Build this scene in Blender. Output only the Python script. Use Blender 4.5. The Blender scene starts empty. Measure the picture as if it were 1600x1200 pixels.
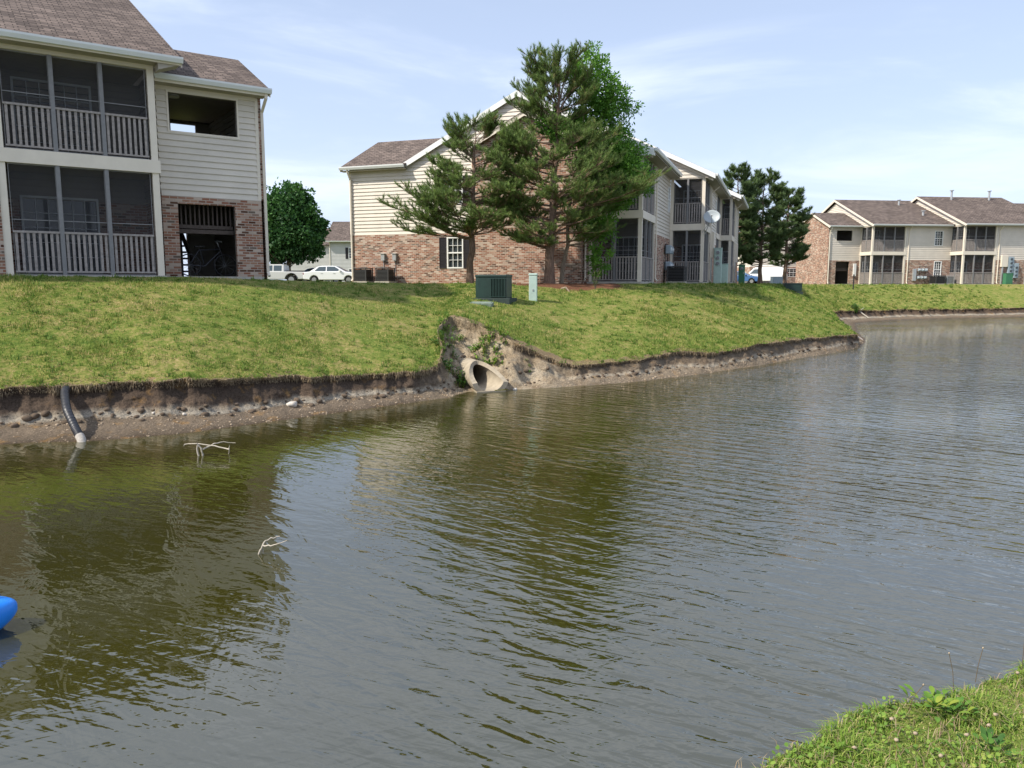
import bpy, math, random
import numpy as np
from mathutils import Vector, Matrix
from mathutils.bvhtree import BVHTree
R=math.radians
random.seed(7); RNG=np.random.default_rng(11)
scene=bpy.context.scene
COL=scene.collection
# ------------------------------------------------------------------ camera
FPX,HZ,EYE=1200.0,443.0,2.5
PITCH=math.atan((600-HZ)/FPX)
cd=bpy.data.cameras.new('camera'); cam=bpy.data.objects.new('camera',cd); COL.objects.link(cam)
cd.sensor_width=36; cd.lens=36*FPX/1600; cd.clip_start=0.05; cd.clip_end=3000
cam.location=(0,0,EYE); cam.rotation_euler=(math.pi/2-PITCH,0,0); scene.camera=cam
# ------------------------------------------------------------------ sky, sun, exposure
SUN_EL=R(46); SUN_DIR=(-0.90,-0.43)          # horizontal direction towards the sun
az=math.atan2(SUN_DIR[0],SUN_DIR[1])
w=bpy.data.worlds.new('World'); scene.world=w; w.use_nodes=True
nt=w.node_tree; N=nt.nodes; L=nt.links; N.clear()
def nn(t,**k):
    n=N.new(t)
    for a,b in k.items(): setattr(n,a,b)
    return n
sky=nn('ShaderNodeTexSky',sky_type='NISHITA',sun_disc=False,sun_elevation=SUN_EL,sun_rotation=az,altitude=200,air_density=1.0,dust_density=2.2,ozone_density=1.6)
tc=nn('ShaderNodeTexCoord'); sep=nn('ShaderNodeSeparateXYZ'); L.new(tc.outputs['Generated'],sep.inputs[0])
mx=nn('ShaderNodeMath',operation='MAXIMUM'); L.new(sep.outputs[2],mx.inputs[0]); mx.inputs[1].default_value=0.0
ad=nn('ShaderNodeMath',operation='ADD'); L.new(mx.outputs[0],ad.inputs[0]); ad.inputs[1].default_value=0.12
dx=nn('ShaderNodeMath',operation='DIVIDE'); L.new(sep.outputs[0],dx.inputs[0]); L.new(ad.outputs[0],dx.inputs[1])
dy=nn('ShaderNodeMath',operation='DIVIDE'); L.new(sep.outputs[1],dy.inputs[0]); L.new(ad.outputs[0],dy.inputs[1])
cmb=nn('ShaderNodeCombineXYZ'); L.new(dx.outputs[0],cmb.inputs[0]); L.new(dy.outputs[0],cmb.inputs[1])
mp=nn('ShaderNodeMapping'); mp.inputs['Scale'].default_value=(0.6,.85,1); mp.inputs['Rotation'].default_value=(0,0,R(-18)); mp.inputs['Location'].default_value=(2.7,1.2,0)
L.new(cmb.outputs[0],mp.inputs[0])
cn=nn('ShaderNodeTexNoise'); cn.inputs['Scale'].default_value=1.0; cn.inputs['Detail'].default_value=7; cn.inputs['Roughness'].default_value=0.58; cn.inputs['Distortion'].default_value=0.6
L.new(mp.outputs[0],cn.inputs['Vector'])
cr=nn('ShaderNodeMapRange',interpolation_type='SMOOTHSTEP'); cr.inputs[1].default_value=0.42; cr.inputs[2].default_value=0.70; cr.inputs[3].default_value=0.0; cr.inputs[4].default_value=0.62
L.new(cn.outputs['Fac'],cr.inputs[0])
mix=nn('ShaderNodeMix',data_type='RGBA'); L.new(cr.outputs[0],mix.inputs[0]); L.new(sky.outputs[0],mix.inputs[6]); mix.inputs[7].default_value=(8.4,8.7,9.3,1)
# milky veil at the horizon; unseen overhead part added to brighten the water reflections
veil_fac=nn('ShaderNodeValToRGB'); e_=veil_fac.color_ramp.elements; e_[0].position=0; e_[0].color=(.72,)*3+(1,); e_[1].position=1; e_[1].color=(.62,)*3+(1,)
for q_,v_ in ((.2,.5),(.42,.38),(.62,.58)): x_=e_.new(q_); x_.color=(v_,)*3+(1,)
L.new(mx.outputs[0],veil_fac.inputs[0])
mix2=nn('ShaderNodeMix',data_type='RGBA'); L.new(veil_fac.outputs[0],mix2.inputs[0]); L.new(mix.outputs[2],mix2.inputs[6]); mix2.inputs[7].default_value=(5.9,6.8,8.8,1)
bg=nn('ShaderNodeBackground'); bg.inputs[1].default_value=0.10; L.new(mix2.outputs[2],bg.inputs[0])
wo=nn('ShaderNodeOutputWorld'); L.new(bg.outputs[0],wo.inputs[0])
sd=bpy.data.lights.new('sun','SUN'); sd.energy=3.9; sd.angle=R(1.6); sd.color=(1.0,0.93,0.82)
so=bpy.data.objects.new('sun',sd); COL.objects.link(so)
hv=Vector((SUN_DIR[0],SUN_DIR[1],0)).normalized(); sv=Vector((hv.x*math.cos(SUN_EL),hv.y*math.cos(SUN_EL),math.sin(SUN_EL)))
so.rotation_euler=sv.to_track_quat('Z','Y').to_euler()
scene.view_settings.view_transform='Standard'; scene.view_settings.look='None'; scene.view_settings.exposure=0.67; scene.view_settings.gamma=1
scene.cycles.max_bounces=8; scene.cycles.transparent_max_bounces=12
try: scene.cycles.use_denoising=True
except Exception: pass
# ------------------------------------------------------------------ pixel -> world helpers
def ray(px,py):
    x=(px-800)/FPX; yu=(600-py)/FPX
    return np.array([x, math.cos(PITCH)+yu*math.sin(PITCH), -math.sin(PITCH)+yu*math.cos(PITCH)])
def atZ(px,py,z):
    r=ray(px,py); return np.array([0,0,EYE])+r*((z-EYE)/r[2])
def atY(px,py,Y):
    r=ray(px,py); return np.array([0,0,EYE])+r*(Y/r[1])
# ------------------------------------------------------------------ materials
MATS={}
def mat(name,color,rough=0.7,spec=0.3,metal=0.0,noise=0.0,nscale=8.0,bump=0.0,bscale=40.0):
    if name in MATS: return MATS[name]
    m=bpy.data.materials.new(name); m.use_nodes=True; t=m.node_tree; p=t.nodes['Principled BSDF']
    p.inputs['Roughness'].default_value=rough; p.inputs['Metallic'].default_value=metal; p.inputs['Specular IOR Level'].default_value=spec
    c=(*color,1)
    if noise>0:
        co=t.nodes.new('ShaderNodeTexCoord'); n=t.nodes.new('ShaderNodeTexNoise'); n.inputs['Scale'].default_value=nscale; n.inputs['Detail'].default_value=6; n.inputs['Roughness'].default_value=0.65
        t.links.new(co.outputs['Object'],n.inputs['Vector'])
        r=t.nodes.new('ShaderNodeValToRGB'); r.color_ramp.elements[0].position=0.3; r.color_ramp.elements[1].position=0.7
        r.color_ramp.elements[0].color=tuple(v*(1-noise) for v in color)+(1,); r.color_ramp.elements[1].color=tuple(min(1,v*(1+noise*0.7)) for v in color)+(1,)
        t.links.new(n.outputs['Fac'],r.inputs[0]); t.links.new(r.outputs[0],p.inputs['Base Color'])
    else: p.inputs['Base Color'].default_value=c
    if bump>0:
        co=t.nodes.new('ShaderNodeTexCoord'); n=t.nodes.new('ShaderNodeTexNoise'); n.inputs['Scale'].default_value=bscale; n.inputs['Detail'].default_value=5
        t.links.new(co.outputs['Object'],n.inputs['Vector'])
        b=t.nodes.new('ShaderNodeBump'); b.inputs['Strength'].default_value=bump; b.inputs['Distance'].default_value=0.02
        t.links.new(n.outputs['Fac'],b.inputs['Height']); t.links.new(b.outputs[0],p.inputs['Normal'])
    MATS[name]=m; return m
def T(m): return m.node_tree.nodes, m.node_tree.links
def brick_mat(name,c1,c2,c3,mortar):
    m=mat(name,c1,0.9,0.15); n,l=T(m); p=n['Principled BSDF']
    uv=n.new('ShaderNodeUVMap')
    def bt(off,a,b,mo):
        mpn=n.new('ShaderNodeMapping'); mpn.inputs['Location'].default_value=off; l.new(uv.outputs[0],mpn.inputs[0])
        b_=n.new('ShaderNodeTexBrick'); b_.inputs['Scale'].default_value=1; b_.inputs['Brick Width'].default_value=0.21; b_.inputs['Row Height'].default_value=0.073; b_.inputs['Mortar Size'].default_value=0.0095; b_.inputs['Mortar Smooth'].default_value=0.1
        b_.inputs['Color1'].default_value=(*a,1); b_.inputs['Color2'].default_value=(*b,1); b_.inputs['Mortar'].default_value=(*mo,1)
        l.new(mpn.outputs[0],b_.inputs['Vector']); return b_
    A=bt((0,0,0),c1,c2,mortar); B=bt((21.0,14.6,0),(0,0,0),(1,1,1),(0,0,0))
    rr=n.new('ShaderNodeMapRange'); rr.inputs[1].default_value=0.60; rr.inputs[2].default_value=0.85; l.new(B.outputs['Color'],rr.inputs[0])
    mx_=n.new('ShaderNodeMix'); mx_.data_type='RGBA'; l.new(rr.outputs[0],mx_.inputs[0]); l.new(A.outputs['Color'],mx_.inputs[6]); mx_.inputs[7].default_value=(*c3,1)
    D=bt((-8.4,7.3,0),(0,0,0),(1,1,1),(1,1,1)); rd=n.new('ShaderNodeMapRange'); rd.inputs[1].default_value=0.12; rd.inputs[2].default_value=0.3; rd.inputs[3].default_value=0.35; rd.inputs[4].default_value=1
    l.new(D.outputs['Color'],rd.inputs[0])
    no=n.new('ShaderNodeTexNoise'); no.inputs['Scale'].default_value=1.1; no.inputs['Detail'].default_value=5; l.new(uv.outputs[0],no.inputs['Vector'])
    nr=n.new('ShaderNodeMapRange'); nr.inputs[1].default_value=.3; nr.inputs[2].default_value=.7; nr.inputs[3].default_value=.8; nr.inputs[4].default_value=1.15; l.new(no.outputs['Fac'],nr.inputs[0])
    mu=n.new('ShaderNodeMath'); mu.operation='MULTIPLY'; l.new(rd.outputs[0],mu.inputs[0]); l.new(nr.outputs[0],mu.inputs[1])
    vm=n.new('ShaderNodeVectorMath'); vm.operation='SCALE'; l.new(mx_.outputs[2],vm.inputs[0]); l.new(mu.outputs[0],vm.inputs['Scale'])
    l.new(vm.outputs[0],p.inputs['Base Color'])
    bp=n.new('ShaderNodeBump'); bp.inputs['Strength'].default_value=.5; bp.inputs['Distance'].default_value=.01; bp.invert=True; l.new(A.outputs['Fac'],bp.inputs['Height']); l.new(bp.outputs[0],p.inputs['Normal'])
    return m
M_brick=brick_mat('brick',(.245,.098,.062),(.34,.19,.128),(.46,.36,.29),(.43,.36,.30))
def shingle_mat(name,c1,c2):
    m=mat(name,c1,0.95,0.1); n,l=T(m); p=n['Principled BSDF']
    uv=n.new('ShaderNodeUVMap'); b=n.new('ShaderNodeTexBrick'); b.inputs['Scale'].default_value=1; b.inputs['Brick Width'].default_value=.26; b.inputs['Row Height'].default_value=.135; b.inputs['Mortar Size'].default_value=.013; b.inputs['Bias'].default_value=0
    b.offset=.37; b.inputs['Color1'].default_value=(*c1,1); b.inputs['Color2'].default_value=(*c2,1); b.inputs['Mortar'].default_value=tuple(v*.45 for v in c1)+(1,)
    l.new(uv.outputs[0],b.inputs['Vector'])
    no=n.new('ShaderNodeTexNoise'); no.inputs['Scale'].default_value=.7; no.inputs['Detail'].default_value=8; no.inputs['Roughness'].default_value=.7; l.new(uv.outputs[0],no.inputs['Vector'])
    nr=n.new('ShaderNodeMapRange'); nr.inputs[1].default_value=.3; nr.inputs[2].default_value=.7; nr.inputs[3].default_value=.72; nr.inputs[4].default_value=1.25; l.new(no.outputs['Fac'],nr.inputs[0])
    vm=n.new('ShaderNodeVectorMath'); vm.operation='SCALE'; l.new(b.outputs['Color'],vm.inputs[0]); l.new(nr.outputs[0],vm.inputs['Scale']); l.new(vm.outputs[0],p.inputs['Base Color'])
    bp=n.new('ShaderNodeBump'); bp.inputs['Strength'].default_value=.6; bp.inputs['Distance'].default_value=.015; bp.invert=True; l.new(b.outputs['Fac'],bp.inputs['Height']); l.new(bp.outputs[0],p.inputs['Normal'])
    return m
M_roof=shingle_mat('shingles',(.095,.076,.067),(.205,.162,.138))
M_siding=mat('vinyl_siding',(.62,.56,.48),.55,.3,noise=.10,nscale=1.2)
M_siding_g=mat('grey_siding',(.46,.46,.44),.6,.3,noise=.06,nscale=1.2)
M_trim=mat('cream_trim',(.70,.625,.52),.5,.3,noise=.06,nscale=3)
M_gutter=mat('gutter_paint',(.66,.67,.65),.4,.5,noise=.05,nscale=3)
M_soffit=mat('soffit',(.38,.34,.29),.7,.2,noise=.1,nscale=5)
M_wood=mat('weathered_rail_wood',(.32,.285,.265),.85,.1,noise=.3,nscale=14)
M_dwood=mat('dark_stair_wood',(.10,.08,.07),.85,.1,noise=.3,nscale=14)
M_post=mat('grey_porch_post',(.20,.195,.195),.5,.4,noise=.15,nscale=8)
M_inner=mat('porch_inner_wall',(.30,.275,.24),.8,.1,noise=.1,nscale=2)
M_conc=mat('concrete',(.42,.39,.34),.9,.15,noise=.22,nscale=9,bump=.3,bscale=60)
M_white=mat('white_paint',(.74,.74,.72),.45,.4)
M_glass=mat('window_glass',(.035,.045,.05),.04,.8)
M_shut=mat('shutter_paint',(.022,.02,.024),.5,.3)
M_black=mat('black_plastic',(.018,.018,.02),.5,.4)
M_metal=mat('galvanised_metal',(.42,.43,.43),.4,.5,metal=.4,noise=.15,nscale=10)
M_ac=mat('condenser_metal',(.05,.05,.052),.5,.4)
M_dark=mat('dark_void',(.02,.018,.018),.9,.0)
M_green=mat('transformer_green',(.013,.034,.027),.45,.4,noise=.22,nscale=5)
M_paleg=mat('pale_green_plastic',(.42,.53,.47),.5,.35,noise=.1,nscale=6)
M_screen=mat('insect_screen',(.06,.06,.065),.9,.1)
n,l=T(M_screen); o_=n['Material Output']; tr_=n.new('ShaderNodeBsdfTransparent'); ms_=n.new('ShaderNodeMixShader'); ms_.inputs[0].default_value=.27
l.new(tr_.outputs[0],ms_.inputs[1]); l.new(n['Principled BSDF'].outputs[0],ms_.inputs[2]); l.new(ms_.outputs[0],o_.inputs[0])
# ------------------------------------------------------------------ mesh builder
def tag(o,label=None,cat=None,group=None,kind=None):
    if label: o['label']=label
    if cat: o['category']=cat
    if group: o['group']=group
    if kind: o['kind']=kind
    return o
def empty(name,loc,rz=0,**k):
    o=bpy.data.objects.new(name,None); o.empty_display_size=.3; COL.objects.link(o); o.location=loc; o.rotation_euler=(0,0,rz); return tag(o,**k)
class MB:
    def __init__(s): s.v=[]; s.f=[]
    def poly(s,pts):
        i=len(s.v); s.v+= [tuple(p) for p in pts]; s.f.append(tuple(range(i,i+len(pts)))); return s
    def hexa(s,p):   # p: 8 points, 0-3 bottom ccw, 4-7 top ccw
        i=len(s.v); s.v+=[tuple(q) for q in p]
        s.f+=[tuple(i+k for k in q) for q in ((3,2,1,0),(4,5,6,7),(0,1,5,4),(1,2,6,5),(2,3,7,6),(3,0,4,7))]; return s
    def box(s,x0,x1,y0,y1,z0,z1):
        return s.hexa([(x0,y0,z0),(x1,y0,z0),(x1,y1,z0),(x0,y1,z0),(x0,y0,z1),(x1,y0,z1),(x1,y1,z1),(x0,y1,z1)])
    def tube(s,pts,rad,seg=8,cap=True):
        pts=[Vector(p) for p in pts]; n_=len(pts)
        if not hasattr(rad,'__len__'): rad=[rad]*n_
        rings=[]; up=None
        for k in range(n_):
            d=(pts[min(k+1,n_-1)]-pts[max(k-1,0)]).normalized()
            if up is None:
                up=Vector((0,0,1)) if abs(d.z)<.9 else Vector((1,0,0))
            a=d.cross(up).normalized(); b=a.cross(d).normalized(); up=b
            ring=[]
            for j in range(seg):
                t=2*math.pi*j/seg; q=pts[k]+(a*math.cos(t)+b*math.sin(t))*rad[k]; ring.append(len(s.v)); s.v.append(tuple(q))
            rings.append(ring)
        for k in range(n_-1):
            for j in range(seg):
                s.f.append((rings[k][j],rings[k][(j+1)%seg],rings[k+1][(j+1)%seg],rings[k+1][j]))
        if cap: s.f.append(tuple(rings[0])); s.f.append(tuple(reversed(rings[-1])))
        return s
    def prism(s,prof,y0,y1,ins0=0,axis='y'):  # prof in x,z
        i=len(s.v); k=len(prof)
        s.v+=[(x,y0,z) for x,z in prof]+[(x,y1,z) for x,z in prof]
        s.f.append(tuple(range(i,i+k))); s.f.append(tuple(range(i+2*k-1,i+k-1,-1)))
        for j in range(k): a=j; b=(j+1)%k; s.f.append((i+b,i+a,i+k+a,i+k+b))
        return s
    def build(s,name,material,parent=None,smooth=False,bevel=0,uv=True):
        me=bpy.data.meshes.new(name); me.from_pydata(s.v,[],s.f); me.update()
        me.materials.append(material)
        if uv:
            ul=me.uv_layers.new(name='UVMap'); Z=Vector((0,0,1))
            for p in me.polygons:
                nrm=p.normal; t=Z.cross(nrm)
                t=t.normalized() if t.length>1e-3 else Vector((1,0,0))
                b=nrm.cross(t)
                for li in p.loop_indices:
                    q=me.vertices[me.loops[li].vertex_index].co; ul.data[li].uv=(q.dot(t),q.dot(b))
        if smooth:
            for p in me.polygons: p.use_smooth=True
        o=bpy.data.objects.new(name,me); COL.objects.link(o)
        if parent: o.parent=parent
        if bevel:
            b=o.modifiers.new('bevel','BEVEL'); b.width=bevel; b.segments=2; b.limit_method='ANGLE'
        return o
def mesh_np(name,V,Fc,material,attrs=None,smooth=False):
    V=np.ascontiguousarray(V,dtype=np.float32); Fc=np.ascontiguousarray(Fc,dtype=np.int32); k=Fc.shape[1]
    me=bpy.data.meshes.new(name); me.vertices.add(len(V)); me.vertices.foreach_set('co',V.ravel())
    me.loops.add(Fc.size); me.loops.foreach_set('vertex_index',Fc.ravel()); me.polygons.add(len(Fc)); me.polygons.foreach_set('loop_start',np.arange(0,Fc.size,k,dtype=np.int32))
    me.update(calc_edges=True)
    for a,d in (attrs or {}).items():
        at=me.attributes.new(a,'FLOAT','POINT'); at.data.foreach_set('value',np.ascontiguousarray(d,dtype=np.float32))
    if smooth: me.polygons.foreach_set('use_smooth',np.ones(len(Fc),dtype=bool))
    me.materials.append(material); o=bpy.data.objects.new(name,me); COL.objects.link(o); return o
# value noise
_H=RNG.random((64,64,64)).astype(np.float32)
def vnoise(x,y,z):
    xi=np.floor(x).astype(int); yi=np.floor(y).astype(int); zi=np.floor(z).astype(int)
    fx=x-xi; fy=y-yi; fz=z-zi; fx=fx*fx*(3-2*fx); fy=fy*fy*(3-2*fy); fz=fz*fz*(3-2*fz)
    def h(a,b,c): return _H[a&63,b&63,c&63]
    r=0
    for a in (0,1):
        for b in (0,1):
            for c in (0,1):
                r=r+h(xi+a,yi+b,zi+c)*(fx if a else 1-fx)*(fy if b else 1-fy)*(fz if c else 1-fz)
    return r*2-1
def fbm(x,y,z,o=4):
    s=0; a=1; t=0
    for k in range(o): s=s+a*vnoise(x*2**k+17*k,y*2**k+5*k,z*2**k); t+=a; a*=.5
    return s/t
# ------------------------------------------------------------------ GROUND (opposite bank) : lofted from water edge over the scarp and lawn
CT=[] # (Wx,Wy), (Ex,Ey,Ez), (Cx,Cy,Cz), beach fraction qb, beach height zb, sandy
def ct(W,Ept,C,qb=.62,zb=.14,sand=0.):
    if len(W)==3: Wp=W[:2]
    else: q=atZ(W[0],W[1],0); Wp=(q[0],q[1])
    if len(Ept)==4: Ep=Ept[:3]
    else: q=atY(*Ept); Ep=tuple(q)
    CT.append((*Wp,*Ep,*C,qb,zb,sand))
ct((-60,-20,0),(-60.5,-19,.8,0),(-64,-14,2.6))
ct((-30,-1.5,0),(-30.6,-.3,.8,0),(-35,4.5,2.65))
ct((-14,8.2,0),(-14.6,9.3,.78,0),(-20.5,11.6,2.66))
ct((0,695),(0,607,12.75),(-12.2,17.3,2.67),.66,.17)
ct((135,690),(110,605,13.0),(-11.1,18.1,2.67),.66,.18)
ct((220,683),(200,597,13.5),(-10.3,18.7,2.67),.64,.17)
ct((300,675),(290,592,13.8),(-9.4,19.3,2.67),.6,.16)
ct((380,665),(370,591,14.4),(-8.3,20.1,2.66))
ct((450,655),(440,589,15.0),(-7.2,21.2,2.62))
ct((560,640),(550,587,16.0),(-5.6,23.5,2.56))
ct((640,630),(640,580,16.7),(-4.3,25.6,2.52))
ct((700,622),(672,574,17.3),(-3.1,27.2,2.5),.5,.12,.3)
ct((718,616),(690,548,18.2),(-2.3,28.2,2.5),.3,.12,.6)
ct((735,612),(684,512,19.3),(-1.6,28.8,2.5),.25,.12,1.)
ct((755,611),(706,495,20.2),(-.8,29.2,2.5),.25,.2,1.)
ct((775,610),(744,507,19.9),(0,29.5,2.5),.25,.2,1.)
ct((795,609),(788,527,19.3),(.8,29.7,2.5),.25,.2,1.)
ct((825,608),(826,545,19.2),(1.7,30,2.5),.4,.2,.8)
ct((870,605),(876,566,19.3),(2.8,30.5,2.5),.5,.15,.6)
ct((930,602),(935,568,19.7),(4.0,31,2.5),.55,.13,.3)
ct((990,597),(1000,562,20.5),(5.4,31.6,2.5),.5,.13,.3)
ct((1050,590),(1062,549,21.9),(6.8,32.4,2.5),.5,.13,.3)
ct((1100,584),(1112,552,22.4),(8.0,33.6,2.5),.5,.13,.3)
ct((1180,572),(1182,539,24.2),(9.8,36,2.49),.45,.13,.3)
ct((1250,560),(1250,530,27.0),(11.4,38.6,2.48),.42,.13,.3)
ct((1310,550),(1308,524,29.2),(12.8,41,2.47),.42,.13,.25)
ct((1345,542),(1334,522,30.7),(14.1,43.5,2.46),.5)
ct((15.7,34,0),(14.9,34.3,.62,0),(14.9,45.2,2.46),.5)
ct((18,40,0),(17,40.5,.55,0),(15.8,47.4,2.45),.5)
ct((20.2,45,0),(19.2,45.8,.55,0),(16.9,50.2,2.44),.5)
ct((22,49,0),(20.9,50.3,.6,0),(18.6,54.5,2.44),.6)
ct((26.5,53.2,0),(26,54.6,.52,0),(23.5,60.5,2.43),.65,.12)
ct((32.7,56.2,0),(32.3,57.5,.5,0),(30.5,64.3,2.43),.65,.12)
ct((38.8,58.4,0),(38.5,59.7,.5,0),(38,66,2.43),.65,.12)
ct((60,64,0),(60,65.3,.5,0),(62,71.2,2.43),.65,.12)
ct((100,75,0),(100,76.4,.5,0),(104,83,2.43),.65,.12)
CT=np.array(CT)
def catmull(P,u):
    i=np.clip(np.floor(u).astype(int),0,len(P)-2); f=(u-i)[:,None]
    g=lambda k:P[np.clip(k,0,len(P)-1)]
    p0,p1,p2,p3=g(i-1),g(i),g(i+1),g(i+2); lin=p1*(1-f)+p2*f
    cr_=.5*((2*p1)+(-p0+p2)*f+(2*p0-5*p1+4*p2-p3)*f**2+(-p0+3*p1-3*p2+p3)*f**3)
    return .5*lin+.5*cr_
# columns: density follows distance from the viewer
us=[]
for i in range(len(CT)-1):
    a,b=CT[i,:2],CT[i+1,:2]; m_=(a+b)/2; ln=np.hypot(*(b-a)); lnE=np.hypot(*(CT[i+1,2:4]-CT[i,2:4])); dist=np.hypot(*m_)
    step=.0019*dist if 2<=i<33 else .03*dist
    k=max(4,int(max(ln,lnE)/step)); us+=list(i+np.arange(k)/k)
us.append(len(CT)-1.0); us=np.array(us)
G=catmull(CT,us); nc=len(us)
W=G[:,0:2].copy(); Ee=G[:,2:5].copy(); Cc=G[:,5:8]; qb=np.clip(G[:,8],.2,.75); zb=G[:,9]; sand=np.clip(G[:,10],0,1)
# ragged edge
jag=fbm(Ee[:,0]*1.1,Ee[:,1]*1.1,0*us,5)*.24+fbm(Ee[:,0]*3.7,Ee[:,1]*3.7,0*us+3,4)*.15
dE=(W-Ee[:,:2]); dE/=np.maximum(np.hypot(dE[:,0],dE[:,1]),1e-3)[:,None]
farj=np.clip((np.hypot(W[:,0],W[:,1])-40)/15,0,1)*1.6+1
jag=jag*farj
Ee[:,:2]+=dE*(jag*(1-.3*sand))[:,None]; Ee[:,2]+=jag*-.12+.12*(farj-1)/1.6
wj=fbm(W[:,0]*.9,W[:,1]*.9,0*us+9,4)*.10; W+=dE*wj[:,None]
rows=[]; zone=[]; strat=[]; sandr=[]
for t in np.linspace(1,0,8)[:-1]:          # under water
    P=W+dE*(t*2.2); rows.append(np.column_stack([P,-.5*t*np.ones(nc)])); zone.append(np.zeros(nc)); strat.append(-.2*t*np.ones(nc)); sandr.append(sand)
nb=62
for k in range(nb):
    wv=k/(nb-1)
    if wv<.42:
        s=wv/.42; q=qb*s; z=zb*(s**1.3)
    else:
        s=(wv-.42)/.58
        # crumbled wall: foot talus, near vertical, slight overhang below the sod
        q=qb+(1-qb)*(np.clip(s*1.25,0,1)**.9+.06*math.sin(math.pi*min(1,max(0,(s-.5)*2)))*(1-sand))
        z=zb+(Ee[:,2]-zb)*(s**1.25*(1-sand)+s*sand)
    P=W+(Ee[:,:2]-W)*np.asarray(q)[:,None]
    z=np.asarray(z)*np.ones(nc)
    amp=(.02+.10*np.exp(-((wv-.68)/.2)**2))
    nz=fbm(P[:,0]*2.2,P[:,1]*2.2,z*2.5,5)*1.3+fbm(P[:,0]*9,P[:,1]*9,z*6,3)*.45
    P=P+dE*(nz*amp)[:,None]; z=z+fbm(P[:,0]*5,P[:,1]*5,z*0+2,4)*(.045*min(1,wv*4)*(1-wv)+.002)+ (sand*(fbm(P[:,0]*2.2,P[:,1]*2.2,z*0+8,4)*.30+fbm(P[:,0]*8,P[:,1]*8,z*0+8,3)*.06)*math.sin(math.pi*wv))
    rows.append(np.column_stack([P,z])); zone.append(np.full(nc,0.)); strat.append(np.full(nc,wv)); sandr.append(sand)
ng=130
for k in range(1,ng+1):
    t=(k/ng)**1.35
    P=Ee[:,:2]+(Cc[:,:2]-Ee[:,:2])*t; z=Ee[:,2]+(Cc[:,2]-Ee[:,2])*(1-(1-t)**1.25)
    z=z+fbm(P[:,0]*.5,P[:,1]*.5,z*0,3)*.07*min(1,t*4)*(1-t**3)+fbm(P[:,0]*3,P[:,1]*3,z*0+4,3)*.018
    rows.append(np.column_stack([P,z])); zone.append(np.full(nc,1.)); strat.append(np.full(nc,1+t)); sandr.append(sand*max(0,1-t*25))
for t in (0.015,.03,.05,.08,.12,.2,.3,.45,.7,1):
    far=Cc[:,:2]/np.hypot(Cc[:,0],Cc[:,1])[:,None]*700
    P=Cc[:,:2]+(far-Cc[:,:2])*t; z=Cc[:,2]-(Cc[:,2]-2.42)*min(1,t*3)
    rows.append(np.column_stack([P,z*np.ones(nc)])); zone.append(np.full(nc,1.)); strat.append(np.full(nc,2.)); sandr.append(0*sand)
nr_=len(rows); GV=np.stack(rows,0); 
idx=np.arange(nr_*nc).reshape(nr_,nc); GF=np.stack([idx[:-1,:-1],idx[:-1,1:],idx[1:,1:],idx[1:,:-1]],-1).reshape(-1,4)
Vf=GV.reshape(-1,3)
# hollow for the culvert barrel
CULP=atZ(752,607,0.0)+np.array([-.12,.22,0]); CAX=np.array([.40,-.9165,0]); CSD=np.array([.9165,.40,0])
rel=Vf-CULP; cs_=rel@CAX; cl_=rel@CSD; cr2=np.hypot(cl_,Vf[:,2]-.31); ins_=(cr2<.30)&(cs_>-2.1)&(cs_<.75)
Vf[ins_]+=CAX*(-2.08-cs_[ins_])[:,None]
mulch=np.zeros(len(Vf))
MULCH=[(atY(735,447,30.0),.85),(atY(860,450,30.0),2.0),(atY(910,450,30.3),1.6)]
for c,rr in MULCH:
    dd=np.hypot(Vf[:,0]-c[0],(Vf[:,1]-c[1]))+fbm(Vf[:,0]*1.5,Vf[:,1]*1.5,Vf[:,0]*0,3)*.5
    mulch=np.maximum(mulch,np.clip((rr-dd)/.25,0,1))
ng_m=mat('ground_soil_and_lawn',(.1,.1,.05),.95,.1); n,l=T(ng_m); p=n['Principled BSDF']
def attr(n,name): a=n.new('ShaderNodeAttribute'); a.attribute_name=name; return a
def ramp(n,l,src,stops,interp='LINEAR'):
    r=n.new('ShaderNodeValToRGB'); r.color_ramp.interpolation=interp; e=r.color_ramp.elements
    while len(e)<len(stops): e.new(.5)
    for k,(a,c) in enumerate(stops): e[k].position=a; e[k].color=(*c,1)
    l.new(src,r.inputs[0]); return r
def noise(n,l,co,scale,detail=6,rough=.6,dist=0):
    q=n.new('ShaderNodeTexNoise'); q.inputs['Scale'].default_value=scale; q.inputs['Detail'].default_value=detail; q.inputs['Roughness'].default_value=rough; q.inputs['Distortion'].default_value=dist
    l.new(co,q.inputs['Vector']); return q
def mixc(n,l,f,a,b,bt='MIX'):
    q=n.new('ShaderNodeMix'); q.data_type='RGBA'; q.blend_type=bt
    for i,s in ((0,f),(6,a),(7,b)):
        if hasattr(s,'links') or hasattr(s,'is_linked'): l.new(s,q.inputs[i])
        elif i==0: q.inputs[0].default_value=s
        else: q.inputs[i].default_value=(*s,1)
    return q
def math_(n,l,op,a,b=0.,c=None,clamp=False):
    q=n.new('ShaderNodeMath'); q.operation=op; q.use_clamp=clamp
    for i,s in enumerate((a,b) if c is None else (a,b,c)):
        if hasattr(s,'is_linked'): l.new(s,q.inputs[i])
        else: q.inputs[i].default_value=s
    return q.outputs[0]
LAWN=[(.28,(.33,.26,.12)),(.42,(.235,.21,.07)),(.55,(.145,.18,.036)),(.72,(.075,.125,.022))]
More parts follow.
